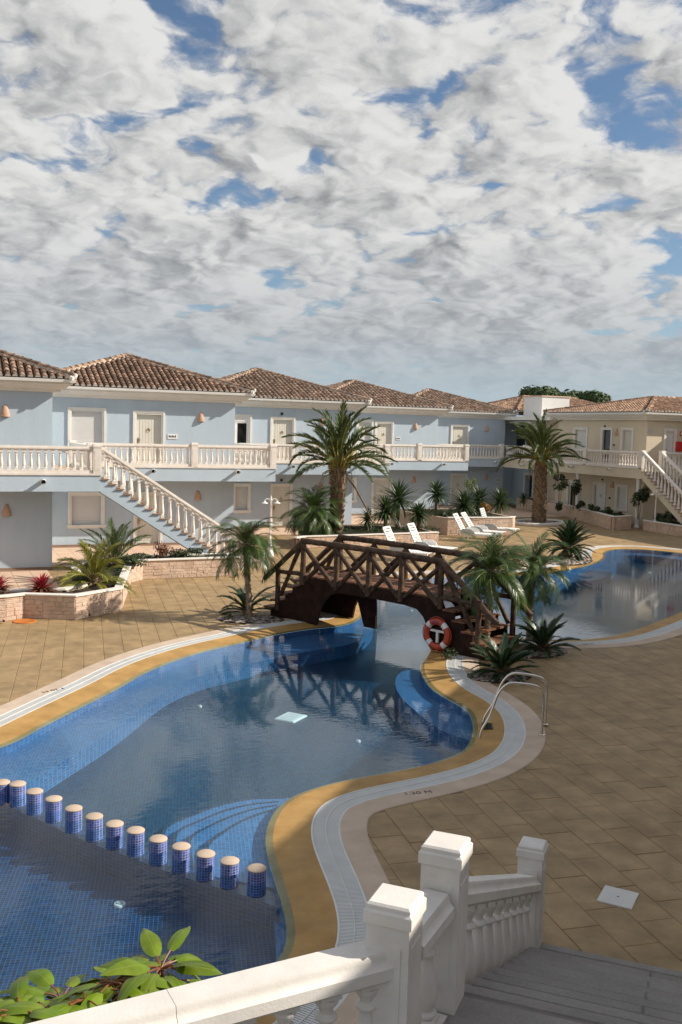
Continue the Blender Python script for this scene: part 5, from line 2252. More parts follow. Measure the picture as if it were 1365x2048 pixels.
def planter(front, back, h, label, seed, soil=0.10, th=0.16, allcap=False):
    """front: path left to right seen from the pool; back: path right to left closing it"""
    P = [V2(*p) if not isinstance(p, Vector) else p for p in front]
    Bk = [V2(*p) if not isinstance(p, Vector) else p for p in back]
    c = sum(P, V2(0, 0)) / len(P)
    t = thing('planter', (c.x, c.y, 0), label, 'planter')
    poly = P + Bk
    n = len(poly)
    mb = MB()
    # wall body following the outline
    for i in range(n):
        a, b = poly[i], poly[(i + 1) % n]
        d = (b - a).normalized()
        nn_ = Vector((-d.y, d.x))
        vs = [(a.x, a.y, -0.03), (b.x, b.y, -0.03), (b.x, b.y, h - 0.05), (a.x, a.y, h - 0.05)]
        a2, b2 = a + nn_ * th, b + nn_ * th
        vs += [(a2.x, a2.y, -0.03), (b2.x, b2.y, -0.03), (b2.x, b2.y, h - 0.05), (a2.x, a2.y, h - 0.05)]
        mb.add(vs, [(0, 1, 2, 3), (7, 6, 5, 4), (3, 2, 6, 7)])
    wpart(mb, 'wall', STONED, t)
    mb = MB()
    mb.sweep([(-th - 0.02, -0.05), (0.035, -0.05), (0.05, -0.04), (0.05, -0.008), (0.04, 0.0), (-th - 0.02, 0.0)], [(p.x, p.y, h) for p in poly] + [(poly[0].x, poly[0].y, h)] if allcap else [(p.x, p.y, h) for p in P])
    wpart(mb, 'cap', CAPW, t)
    stone_skin(t, P, 0.0, h - 0.055, seed)
    mb = MB().sheet(poly, h - soil)
    wpart(mb, 'soil', SOIL, t)
    return t


HP = 0.66
fr = [gp(-60, 1247), gp(12, 1242), gp(50, 1237), gp(86, 1238), gp(151, 1240), gp(242, 1223), gp(262, 1166), gp(286, 1159), gp(478, 1151)]
fr = [V2(p.x, p.y) for p in fr]
bk = [V2(9.6, 33.0), V2(5.6, 33.1), V2(4.0, 31.2), V2(3.75, 27.3), V2(3.2, 26.85), V2(1.0, 27.0)]
planter(fr, bk, HP, 'low pinkish stone planter zigzagging past the outside staircase, red cordyline in it', 3, allcap=True)
fr = [V2(p.x, p.y) for p in (gp(592, 1099), gp(612, 1096), gp(700, 1093), gp(877, 1086))]
bk = [V2(fr[-1].x + 0.3, 42.6), V2(17.5, 43.4), V2(15.4, 41.2)]
planter(fr, bk, 0.52, 'low stone planter behind the bridge where the tall date palm grows', 7)
fr = [V2(p.x, p.y) for p in (gp(850, 1070), gp(1027, 1072))]
fr = [V2(23.6, 42.2), V2(27.2, 41.9), V2(27.6, 42.3)]
bk = [V2(28.0, 48.0), V2(23.0, 47.5)]
planter(fr, bk, 0.92, 'stone planter full of yuccas behind the white loungers', 9)
fr = [V2(p.x, p.y) for p in (gp(1060, 1016), gp(1110, 1027), gp(1226, 1061), gp(1262, 1058.5))]
bk = [V2(37.2, 45.5), V2(37.4, 57.0)]
planter(fr, bk, 0.78, 'long stone planter in shade along the cream wing', 11)
pA_ = gp(1286, 1061)
fr = [V2(pA_.x, pA_.y), V2(36.0, 38.0), V2(35.2, 33.0)]
bk = [V2(36.4, 33.0), V2(38.3, 38.0), V2(38.3, 43.3)]
planter(fr, bk, 0.60, 'low stone planter under the cream wing stairs beside the lamp post', 13)


# tree pits with pebbles and kerbs
def pebble_bed(c, rx, ry, ang, label, seed, n=240, s=0.05, kerb=False):
    rn = random.Random(seed)
    mb = MB()
    base = MB().lathe([(0.45, 0.42), (0.85, 0.15), (1, -0.3)], 6)
    ca_, sa_ = math.cos(ang), math.sin(ang)
    for _ in range(n):
        a, r = rn.uniform(0, 6.283), math.sqrt(rn.random())
        x, y = rx * r * math.cos(a), ry * r * math.sin(a)
        X, Y = c.x + x * ca_ - y * sa_, c.y + x * sa_ + y * ca_
        k = s * rn.uniform(0.55, 1.5)
        M = Matrix.Translation((X, Y, 0.015 + 0.03 * (1 - r))) @ Matrix.Rotation(rn.uniform(0, 6.28), 4, 'Z') @ Matrix.Diagonal((k * rn.uniform(.8, 1.5), k, k * rn.uniform(.6, 1.1), 1))
        mb.add([M @ Vector(v) for v in base.v], base.f)
    t = thing('pebble_bed', (c.x, c.y, 0), label, 'pebble bed')
    o = wpart(mb, 'pebbles', PEB, t, smooth='all')
    o['kind'] = 'stuff'
    poly = [V2(c.x + rx * 1.03 * math.cos(a) * ca_ - ry * 1.03 * math.sin(a) * sa_, c.y + rx * 1.03 * math.cos(a) * sa_ + ry * 1.03 * math.sin(a) * ca_) for a in [i * math.pi / 16 for i in range(32)]]
    wpart(MB().prism(poly, -0.02, 0.03), 'bed', SOIL, t)
    if kerb:
        m2 = MB()
        m2.sweep([(-0.12, -0.02), (0.12, -0.02), (0.12, 0.09), (0.09, 0.12), (-0.09, 0.12), (-0.12, 0.09)], [(p.x * 1.0, p.y, 0) for p in poly] + [(poly[0].x, poly[0].y, 0)])
        wpart(m2, 'kerb', CAPW, t)
    return t


pebble_bed(gp(503, 1240), 0.85, 0.55, R(-20), 'bed of pebbles round the slim palm at the left end of the bridge', 1)
pebble_bed(gp(1000, 1352), 0.75, 0.55, R(10), 'bed of pebbles under the sago palm beside the bridge steps', 2)
pebble_bed(gp(1078, 1305), 0.80, 0.50, R(20), 'bed of pebbles under the sago palm right of the bridge steps', 4)
pebble_bed(gp(1137, 1122), 1.6, 0.85, R(35), 'bed of pebbles under the lone sago palm by the far basin', 5, 260, 0.08)
pebble_bed(gp(1078, 1046), 1.75, 1.15, R(20), 'kerbed ring of pebbles round the foot of the palm before the cream wing', 6, 300, 0.08, True)

# terraces of pale tile before the blue units
def tile_terrace(x0, y0, x1, y1, z, size=0.6):
    t = MB().box((x0, y0, -0.04), (x1, y1, z - 0.006)).build('terrace', SKIRT)
    tag(t, kind='structure')
    mb = MB()
    nx, ny = int((x1 - x0) / size), int((y1 - y0) / size)
    for i in range(nx):
        for j in range(ny):
            mb.box((x0 + i * size + 0.006, y0 + j * size + 0.006, z - 0.012), (x0 + (i + 1) * size - 0.006, y0 + (j + 1) * size - 0.006, z))
    o = mb.build('terrace_tiles', TERR, t)
    o['kind'] = 'stuff'


tile_terrace(-6, 27.1, 3.6, 34.66, 0.03)
tile_terrace(3.8, 35.0, 12.2, 40.8, 0.03)
tile_terrace(12.4, 43.6, 20.4, 46.9, 0.03)
tile_terrace(20.6, 47.8, 28.8, 53.0, 0.03)
tile_terrace(29.0, 50.6, 37.0, 59.2, 0.03)

# ================================================================ near landing, steps and balustrade
ZL = 1.57
SD = V2(0.682, 0.731)                        # downhill direction of the near flight
SN = V2(0.731, -0.682)                       # across it, to the right
P1, P2, P3 = V2(2.31, 4.556), V2(2.924, 5.096), V2(5.51, 7.87)
near = thing('near_staircase', (P2.x, P2.y, 0), 'grey granite steps and landing going down to the pool deck', 'staircase')
nst = 10
GRAND = mat('grey_granite_dirt_shade', (0.21, 0.192, 0.178), 0.8, 0.10, 18, 0.08, 60, col2=(0.19, 0.17, 0.155), c2scale=1.6)  # darker tread body: dirt plus shade behind the nosings, put into the colour
run = (P3 - P2).length - 0.08
rise = ZL / nst
trd = run / nst
Wst = 3.4
S0 = P2 - SN * 0.16 + SD * 0.10
for i in range(nst):
    a = S0 + SD * (i * trd)
    z = ZL - (i + 1) * rise if i < nst - 1 else 0.004
    z = ZL - (i + 1) * rise
    if z < 0.01:
        z = 0.02
    hw = Wst / 2
    for k in range(2):                        # two slabs to each step, joint staggered
        off0 = 0.0 if k == 0 else hw + (0.35 if i % 2 else -0.35)
        off1 = hw + (0.35 if i % 2 else -0.35) if k == 0 else Wst
        A = a + SN * (off0 + 0.002)
        M = Matrix.Translation((A.x, A.y, z)) @ Matrix.Rotation(math.atan2(SN.y, SN.x), 4, 'Z')
        mb = MB()
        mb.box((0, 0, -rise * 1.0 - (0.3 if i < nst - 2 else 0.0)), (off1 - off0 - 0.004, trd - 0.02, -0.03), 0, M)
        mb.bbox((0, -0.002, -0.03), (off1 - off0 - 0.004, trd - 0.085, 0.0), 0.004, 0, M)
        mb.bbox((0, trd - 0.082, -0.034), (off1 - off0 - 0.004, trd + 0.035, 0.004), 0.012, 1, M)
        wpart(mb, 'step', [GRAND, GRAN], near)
# landing slabs
mb = MB().prism([(-3.0, 4.72), (P1.x, P1.y + 0.16), (S0.x - 0.0, S0.y), (S0.x + SN.x * Wst, S0.y + SN.y * Wst), (4.5, 0.9), (-3.0, 0.9)][::-1], -0.05, ZL)
wpart(mb, 'landing', GRAN, near)
bn = thing('near_balustrade', (P1.x, P1.y, 0), 'large white balustrade with square capped posts in front of the near landing', 'balustrade')
RA = V2(-2.6, 4.18)
# floor heights are given so that rail tops come out at photo height
A1 = P1 - V2(0.04, 0.0)


def near_rail(A, B, za, zb, n, inset=0.16, spacing=0.27, skew=False):
    d = (B - A).normalized()
    L = (B - A).length
    rz = math.atan2(d.y, d.x)
    mb = MB()
    w, h = 0.24, 0.17
    prof = [(-w * .34, 0), (w * .34, 0), (w * .44, 0.015), (w * .5, 0.03), (w * .5, 0.095), (w * .46, 0.10), (w * .40, 0.115), (w * .36, 0.135), (w * .36, 0.15), (w * .32, h), (-w * .32, h), (-w * .36, 0.15), (-w * .36, 0.135), (-w * .40, 0.115), (-w * .46, 0.10), (-w * .5, 0.095), (-w * .5, 0.03), (-w * .44, 0.015)]
    # separate cast lengths with fine joints
    k = max(1, round(L / 1.1))
    for i in range(k):
        a, b = A + d * (L * i / k + (0.0015 if i else 0)), A + d * (L * (i + 1) / k - (0.0015 if i < k - 1 else 0))
        m = MB().sweep(prof, [(a.x, a.y, za + (zb - za) * i / k), (b.x, b.y, za + (zb - za) * (i + 1) / k)])
        o = wpart(m, 'rail', NEARW, bn, smooth='x')
        n_ = max(1, int(L / k / spacing + 0.5))
        for j in range(n_):
            t = (j + 0.5) / n_
            p = a.lerp(b, t)
            zr = za + (zb - za) * (i + t) / k
            q = put('baluster', BAL_N, o, (p.x, p.y, zr - (0.62 if abs(za - zb) < .2 else 0.74) + 0.004), (0, 0, rz), (1, 1, 1.0 if abs(za - zb) < .2 else 0.76 / 0.62))
    if abs(za - zb) > 0.2:
        return
    m = MB().sweep([(-w * .42, -0.04), (w * .42, -0.04), (w * .42, 0.10), (-w * .42, 0.10)], [(A.x, A.y, za - 0.70), (B.x, B.y, zb - 0.70)])
    wpart(m, 'plinth', NEARW, bn)


NEARW = mat('near_cast_stone', (0.77, 0.74, 0.705), 0.66, 0.05, 5.0, 0.12, 60, col2=(0.67, 0.625, 0.58), c2scale=3.2, c2amt=0.3, streak=0.07)
BAL_N.materials.clear()
BAL_N.materials.append(NEARW)
zrA = 2.35 - 0.17
near_rail(RA, A1, zrA, zrA, 8)
dB = (P2 - P1).normalized()
near_rail(P1 + dB * 0.15, P2 - dB * 0.15, zrA, zrA, 2)
dC = (P3 - P2).normalized()
near_rail(P2 + dC * 0.15, P3 - dC * 0.13, zrA - 0.06, 0.79 - 0.17, 11, spacing=0.36)
for p, zt_ in ((P1, 2.62), (P2, 2.62), (P3, 1.08)):
    zb_ = ZL if zt_ > 2 else 0.0
    post(bn, p.x, p.y, zb_, zt_ - zb_ - 0.02, 0.245, R(45.5), 'post', NEARW)

# weep holes at the foot of the left planter
for px_, py_, r_ in ((178, 1229, 0.06), (8, 1241, 0.04), (471, 1151, 0.05)):
    q = gp(px_, py_, 0.07)
    d_ = Vector((q.x, q.y, 0)).normalized()
    q = q - d_ * 0.06
    mb = MB().tube([q, q + d_ * 0.12], r_, 10, 0)
    mb.tube([q - d_ * 0.002, q + d_ * 0.01], r_ * 0.75, 10, 1)
    tag(mb.build('drain_pipe', [TERRA, BLACK]), {178: 'drain pipe end low in the left planter wall below the yellow-green palm', 8: 'small drain pipe end at the planter foot by the orange cover', 471: 'drain pipe end low in the planter by the staircase foot'}[px_], 'drain pipe')

# ================================================================ vegetation
def frond_mesh(name, L, leaf, n, mt, droop, seed, fold=35, width=0.022, sweep=50, start=0.12, tipdroop=0.25, rw=0.018, stemmat=None, wild=0.12):
    """a pinnate frond along +X: rachis curving down by droop (rad), n leaflets to each side"""
    rn = random.Random(seed)
    mb = MB()
    pts_, dirs = [], []
    p = Vector((0, 0, 0))
    N = 14
    for i in range(N + 1):
        t = i / N
        a = -droop * t ** 1.6
        d = Vector((math.cos(a), 0, math.sin(a)))
        pts_.append(p.copy())
        dirs.append(d)
        p = p + d * (L / N)
    mb.tube(pts_, [rw * (1.0 - 0.85 * i / N) for i in range(N + 1)], 4, 1)

    def at(t):
        f = t * N
        i = min(int(f), N - 1)
        return pts_[i].lerp(pts_[i + 1], f - i), dirs[i]

    for k in range(n):
        t = start + (1 - start) * (k + rn.uniform(-.2, .2)) / n
        t = min(max(t, start * 0.8), 0.995)
        q, d = at(t)
        prof = min(1.0, 0.45 + 2.2 * (t - start)) * (1.0 if t < 0.55 else 1 - (t - 0.55) * 1.15)
        for s in (-1, 1):
            l = leaf * prof * rn.uniform(0.85, 1.1)
            sw = R(sweep * (1 - 0.45 * t)) + rn.uniform(-wild, wild)
            fo = R(fold) + rn.uniform(-wild, wild) * 1.5
            side = Vector((0, s, 0))
            upv = d.cross(side) * (-s) if False else Vector((-d.z, 0, d.x))
            out = d * math.cos(sw) + (side * math.cos(fo) + upv * math.sin(fo)) * math.sin(sw)
            out.normalize()
            nrm = out.cross(d).normalized() if out.cross(d).length > 1e-4 else upv
            wv = out.cross(nrm).normalized() * width * 0.5
            mid = q + out * (l * 0.5) + Vector((0, 0, -l * tipdroop * 0.15))
            tip = q + out * l + Vector((0, 0, -l * tipdroop))
            mb.add([q - wv * .5, q + wv * .5, mid + wv, mid - wv, tip], [(0, 1, 2, 3), (3, 2, 4)])
    return mb.mesh(name, [mt, stemmat or mt])


def crown(parent, meshes, n, z, rn, elev=(80, -25), scale=(0.85, 1.1), name='frond', base_r=0.1, twist=0.4):
    for k in range(n):
        f = k / max(1, n - 1)
        el = R(elev[0] + (elev[1] - elev[0]) * f ** 1.15) + rn.uniform(-.2, .2)
        az = k * 2.39996 + rn.uniform(-.4, .4)
        M = Matrix.Rotation(az, 4, 'Z') @ Matrix.Rotation(-el, 4, 'Y') @ Matrix.Rotation(rn.uniform(-twist, twist), 4, 'X')
        o = put(name, rn.choice(meshes), parent)
        s = rn.uniform(*scale)
        o.matrix_basis = Matrix.Translation((math.cos(az) * base_r, math.sin(az) * base_r, z - 0.15 * f)) @ M @ Matrix.Scale(s, 4)


STEMY = mat('frond_stem', (0.30, 0.25, 0.07), 0.5, 0.2, 4, rnd=0.2)
STEMG = mat('frond_stem_green', (0.16, 0.19, 0.06), 0.5, 0.2, 4, rnd=0.2)
DATE = [frond_mesh('frond', 2.30, 0.44, 62, LEAFD, dr, 60 + i, 34, 0.036, 44, 0.12, 0.16, 0.032, STEMY, wild=0.2) for i, dr in enumerate((0.9, 1.35, 1.8, 0.6))]
PYG = [frond_mesh('frond', 0.98, 0.27, 58, LEAFP, dr, 80 + i, 16, 0.0115, 56, 0.12, 0.42, 0.009, STEMG) for i, dr in enumerate((1.5, 1.9, 1.1, 2.3))]
YNG = [frond_mesh('frond', 1.25, 0.34, 48, LEAFG, dr, 95 + i, 24, 0.018, 50, 0.16, 0.25, 0.013, STEMY) for i, dr in enumerate((1.2, 1.6, 0.8))]
CYC = [frond_mesh('frond', 0.82, 0.17, 54, LEAFC, dr, 110 + i, 26, 0.017, 60, 0.12, 0.05, 0.009, STEMG, wild=0.05) for i, dr in enumerate((0.7, 1.0, 0.45))]


def boot_trunk(mb, h, r0, r1, rn, rows, per, lean=(0, 0), bl=0.24):
    """trunk clad with old leaf bases"""
    path, rad = [], []
    for i in range(9):
        t = i / 8
        path.append((lean[0] * t, lean[1] * t, h * t))
        rad.append((r0 + (r1 - r0) * t) * (0.9 + 0.03 * rn.random()))
    mb.tube(path, rad, 14)
    for j in range(rows):
        t = (j + 0.3) / rows
        r = (r0 + (r1 - r0) * t) * 0.93
        for k in range(per):
            a = 2 * math.pi * (k + 0.5 * (j % 2)) / per + rn.uniform(-.08, .08)
            c = Vector((lean[0] * t + r * math.cos(a), lean[1] * t + r * math.sin(a), h * t))
            o = Vector((math.cos(a), math.sin(a), 0))
            s = Vector((-math.sin(a), math.cos(a), 0))
            w = r * math.pi / per * 0.85
            l = bl * rn.uniform(0.8, 1.25)
            out = rn.uniform(0.03, 0.10)
            mb.add([c - s * w - o * .03, c + s * w - o * .03, c + s * w * .55 + o * out + Vector((0, 0, l)), c - s * w * .55 + o * out + Vector((0, 0, l)), c - s * w * .55 - o * .03 + Vector((0, 0, l * .9)), c + s * w * .55 - o * .03 + Vector((0, 0, l * .9))],
                   [(0, 1, 2, 3), (3, 2, 5, 4), (0, 3, 4), (1, 5, 2)])


def date_palm(p, h, r0, r1, label, seed, n=34, sc=1.0, elev=(84, -12), rows=16, per=11, skirt=True, fan=0.55):
    rn = random.Random(seed)
    t = thing('date_palm', p, label, 'palm tree')
    mb = MB()
    boot_trunk(mb, h, r0, r1, rn, rows, per)
    mb.build('trunk', TRUNK, t, smooth='x')
    # bundle of pale frond bases
    mb = MB()
    for k in range(26):
        a = k * 2.4 + rn.uniform(-.2, .2)
        rr_ = r1 * rn.uniform(0.4, 0.95)
        b = Vector((math.cos(a) * rr_, math.sin(a) * rr_, h - 0.15))
        e = b * 1.0 + Vector((math.cos(a) * rn.uniform(.1, .55), math.sin(a) * rn.uniform(.1, .55), rn.uniform(.5, 1.0)))
        e.z = h + rn.uniform(.4, .9)
        mb.tube([b, b.lerp(e, .5) + Vector((0, 0, .06)), e], [0.055, 0.04, 0.026], 6)
    mb.build('frond_bases', STEMY, t, smooth='all')
    crown(t, DATE, n, h + 0.30, rn, elev, (0.68 * sc, 1.08 * sc), base_r=r1 * 0.4)
    if skirt:
        mb = MB()
        for k in range(12):
            a = rn.uniform(0, 6.28)
            b = Vector((math.cos(a) * r1, math.sin(a) * r1, h - rn.uniform(0, .3)))
            e = b + Vector((math.cos(a) * rn.uniform(.1, .5), math.sin(a) * rn.uniform(.1, .5), -rn.uniform(.3, 1.0)))
            mb.tube([b, b.lerp(e, .5) + Vector((math.cos(a) * .15, math.sin(a) * .15, .1)), e], [0.025, 0.02, 0.008], 5)
        mb.build('dry_frond', FIBRE, t)
    return t


pL = gp(683, 1046, 0.5)
scl = 1.0
wL = ray(683, 1046)
# the big palm stands in the planter behind the bridge
date_palm((16.95, 40.6, 0.45), 2.95, 0.32, 0.36, 'tall date palm with thick pale trunk in the planter behind the bridge', 21, 48, 1.18, (92, 4), 12, 11)
pR = gp(1078, 1046)
date_palm((pR.x, pR.y, 0.0), 3.55, 0.42, 0.33, 'thick date palm in the kerbed pebble ring before the cream wing', 22, 50, 1.14, (92, 2), 20, 11)
# stake ropes: one long dried frond hanging from the tall palm
a = Vector((17.35, 40.5, 3.0))
rn = random.Random(2)
tag(MB().tube([a, a + Vector((0.5, 0.1, -0.55)), a + Vector((1.05, 0.15, -1.4)), a + Vector((1.55, 0.2, -2.35))], [0.03, 0.045, 0.04, 0.012], 6).build('dry_frond', FIBRE, smooth='all'),
    'long dried frond hanging down from the tall date palm', 'dead frond')


def pygmy(p, h, label, seed, n=30, sc=1.0, lean=(0, 0), elev=(78, -38), r=0.065):
    rn = random.Random(seed)
    t = thing('pygmy_date_palm', p, label, 'palm tree')
    mb = MB()
    path = [(0, 0, -0.05), (lean[0] * .3, lean[1] * .3, h * .3), (lean[0] * .75, lean[1] * .75, h * .7), (lean[0], lean[1], h)]
    sp = smooth_loop([Vector(q) for q in path], 0.06, closed=False)
    m = len(sp)
    mb.tube(sp, [r * (1.3 if i < 3 else 1.0) * (1 + 0.14 * (i % 2)) * (0.9 + 0.25 * i / m) for i in range(m)], 9)
    for i in range(3, m):
        for k in range(5):
            a = k * 1.257 + i * .6
            c = sp[i] + Vector((math.cos(a), math.sin(a), 0)) * r * 1.0
            e = c + Vector((math.cos(a) * .03, math.sin(a) * .03, .05))
            mb.tube([c, e], [0.014, 0.006], 4)
    mb.build('trunk', TRUNK2, t, smooth='x')
    for k in range(n):
        f = k / (n - 1)
        el = R(elev[0] + (elev[1] - elev[0]) * f) + rn.uniform(-.14, .14)
        az = k * 2.39996 + rn.uniform(-.3, .3)
        o = put('frond', rn.choice(PYG), t)
        s = rn.uniform(0.82, 1.12) * sc
        o.matrix_basis = Matrix.Translation((lean[0], lean[1], h - .1 * f)) @ Matrix.Rotation(az, 4, 'Z') @ Matrix.Rotation(-el, 4, 'Y') @ Matrix.Rotation(rn.uniform(-.4, .4), 4, 'X') @ Matrix.Scale(s, 4)
    return t


q = gp(500, 1238)
pygmy((q.x, q.y, 0.0), 2.05, 'slim pygmy date palm at the left foot of the bridge', 31, 42, 1.14, (-0.14, 0.02), (82, -25))
q = gp(972, 1306)
pygmy((q.x, q.y, 0.0), 1.98, 'slim pygmy date palm growing against the right bridge steps', 32, 48, 1.18, (0.05, 0.0), (82, -28))
q = gp(1058, 1282)
pygmy((q.x, q.y, 0.0), 1.85, 'slim pygmy date palm between the bridge steps and the far basin', 33, 46, 1.08, (0.08, 0.1))
pygmy((15.6, 40.1, 0.42), 1.05, 'bushy pygmy date palm in the planter left of the tall date palm', 34, 64, 1.55, (0, 0), (80, -62), r=0.09)


def cycad(p, label, seed, n=34, sc=1.0, elev=(80, 2), trunk=0.18):
    rn = random.Random(seed)
    t = thing('sago_palm', p, label, 'sago palm')
    mb = MB()
    boot_trunk(mb, trunk * sc, 0.13 * sc, 0.11 * sc, rn, 4, 9, bl=0.08 * sc)
    mb.build('trunk', TRUNK, t)
    crown(t, CYC, n, trunk * sc, rn, elev, (0.85 * sc, 1.1 * sc), base_r=0.05 * sc, twist=0.2)
    return t


q = gp(1137, 1117)
cycad((q.x, q.y, 0.02), 'large round sago palm on its own by the far basin', 41, 64, 1.28, (86, -16), 0.42)
q = gp(1005, 1352)
cycad((q.x, q.y, 0.02), 'dark sago palm beside the lowest bridge step, closest to the ladder', 42, 34, 1.0, (70, -4))
q = gp(1085, 1305)
cycad((q.x, q.y, 0.02), 'dark sago palm right of the bridge steps by the far basin edge', 43, 34, 0.98, (72, -4))
q = gp(500, 1232)
cycad((q.x - 0.02, q.y + 0.25, 0.02), 'sago palm under the slim palm at the left bridge foot', 44, 18, 1.02, (62, 8))
q = gp(603, 1215)
cycad((q.x + 0.7, q.y + 1.9, 0.02), 'small sago palm glimpsed behind the left bridge steps', 45, 20, 0.95, (66, 10))
# young palms in the left planter
def young_palm(p, meshes, n, sc, label, seed, elev=(82, -30), name='young_palm'):
    rn = random.Random(seed)
    t = thing(name, p, label, 'palm')
    mb = MB()
    boot_trunk(mb, 0.3 * sc, 0.13 * sc, 0.12 * sc, rn, 3, 8, bl=0.14)
    mb.build('trunk', TRUNK, t)
    crown(t, meshes, n, 0.25 * sc, rn, elev, (0.8 * sc, 1.1 * sc), base_r=0.06)
    return t


q = gp(188, 1172, 0.56)
young_palm((q.x, q.y, 0.5), YNG, 34, 1.0, 'yellow-green young palm in the left planter beside the red cordyline', 51)
DGP = [frond_mesh('frond', 1.5, 0.30, 46, LEAFD, dr, 130 + i, 24, 0.020, 50, 0.16, 0.15, 0.014, STEMG) for i, dr in enumerate((0.9, 0.6, 1.2))]
q = gp(228, 1132, 0.56)
young_palm((q.x, q.y, 0.5), DGP, 26, 1.0, 'dark green vase-shaped palm in the planter under the outside staircase', 52, (84, 22))


# sword-leaved plants
def blade_mesh(L, w, mt, seed, bend=0.25):
    rn = random.Random(seed)
    mb = MB()
    vs = []
    for i in range(5):
        t = i / 4
        x = L * t * math.cos(bend * t)
        z = -L * t * math.sin(bend * t * t)
        ww = w * (1.0, 1.25, 1.05, 0.65, 0.03)[i] / 2
        vs += [(x, -ww, z + ww * .35), (x, 0, z), (x, ww, z + ww * .35)]
    fs = []
    for i in range(4):
        a = i * 3
        fs += [(a, a + 1, a + 4, a + 3), (a + 1, a + 2, a + 5, a + 4)]
    mb.add(vs, fs)
    return mb


def rosette(mb, c, n, L, w, rn, elev=(88, -25), bend=0.25, mi=0, jit=0.2):
    for k in range(n):
        f = k / max(1, n - 1)
        el = R(elev[0] + (elev[1] - elev[0]) * f) + rn.uniform(-jit, jit)
        az = k * 2.39996 + rn.uniform(-.3, .3)
        l = L * rn.uniform(.8, 1.1) * (0.8 + 0.2 * math.sin(math.pi * f))
        b = blade_mesh(l, w, None, 0, bend * rn.uniform(.3, 1.6))
        M = Matrix.Translation(c) @ Matrix.Rotation(az, 4, 'Z') @ Matrix.Rotation(-el, 4, 'Y')
        mb.add([M @ Vector(v) for v in b.v], b.f, mi)


def yucca(p, heads, label, seed, L=0.75, n=150, mt=None, w=0.045, name='yucca', cat='yucca'):
    rn = random.Random(seed)
    t = thing(name, p, label, cat)
    mb = MB()
    for hx_, hy_, hz_, s in heads:
        if hz_ > 0.12:
            pts_ = [Vector((hx_ * .3, hy_ * .3, -0.05)), Vector((hx_ * .7, hy_ * .7, hz_ * .5)), Vector((hx_, hy_, hz_))]
            mb.tube(smooth_loop(pts_, .1, closed=False), 0.09 * s, 8)
            boot_trunk_off = None
    if mb.v:
        mb.build('trunk', TRUNK, t, smooth='x')
    for hx_, hy_, hz_, s in heads:
        m2 = MB()
        rosette(m2, Vector((hx_, hy_, hz_)), int(n * (0.7 + 0.3 * s)), L * s * 1.55, w * s * 1.0, rn, (84, -45))
        m2.build('leaf_rosette', mt or LEAFY, t)
    return t


def at_h(px, py, Y):
    x, z = onY(px, py, Y)
    return x, z


def yuc_px(px, py, Y, z0, label, seed, rad_px, heads=None, **kw):
    x, z = at_h(px, py, Y)
    d = Vector((x, Y, z - EYE)).dot(_f)
    L = rad_px * d / FPX
    hs = heads or [(0, 0, max(0.05, z - z0), 1.0)]
    return yucca((x, Y, z0), hs, label, seed, L=L * 1.08, w=max(0.07, L * 0.095), **kw)


PZ = 0.82
yuc_px(797, 1000, 42.4, 0.5, 'two-headed tall yucca nearest the tall date palm', 61, 34)
x_, z_ = at_h(775, 1015, 41.8)
yuc_px(772, 1024, 41.6, 0.5, 'spreading yucca in front of the two-headed one by the tall date palm', 62, 30)
yuc_px(838, 1030, 41.5, 0.5, 'dark compact yucca at the end of the planter by the loungers', 63, 22)
yuc_px(874, 988, 46.5, PZ, 'yucca on a bare trunk standing alone before the blue wall', 64, 24)
yuc_px(928, 1012, 44.2, PZ, 'wide yucca directly behind the white loungers', 65, 28)
yuc_px(958, 1002, 45.2, PZ, 'dark upright yucca between two wide yuccas behind the loungers', 66, 24)
yuc_px(1000, 1005, 45.0, PZ, 'yucca at the end of the stone planter nearest the kerbed palm', 67, 25)
yuc_px(735, 1040, 41.2, 0.5, 'small dark fan-leaved plant at the foot of the tall date palm', 68, 20, n=60)
yuc_px(1047, 1000, 54.5, 0.6, 'low dark plant by the shadowed corner doorway', 69, 14, n=50)
# red cordylines
for (px_, py_, z_, lab, sd, rp) in ((83, 1186, 0.56, 'red-leaved cordyline in the left planter', 71, 32), (-4, 1186, 0.56, 'red cordyline half cut off at the edge, beyond the other one', 72, 32)):
    q = gp(px_, py_, z_)
    t = thing('cordyline', (q.x, q.y, z_), lab, 'cordyline')
    rn = random.Random(sd)
    mb = MB()
    L = rp / 76.0 * 1.12
    rosette(mb, Vector((0, 0, 0.10)), 50, L * 1.15, 0.06, rn, (88, 25), 0.25, 0)
    mb.build('red_leaves', LEAFR, t)
    mb = MB()
    rosette(mb, Vector((0, 0, 0.08)), 60, L * 1.1, 0.06, rn, (30, -10), 0.3, 0)
    mb.build('brown_leaves', LEAFRO, t)


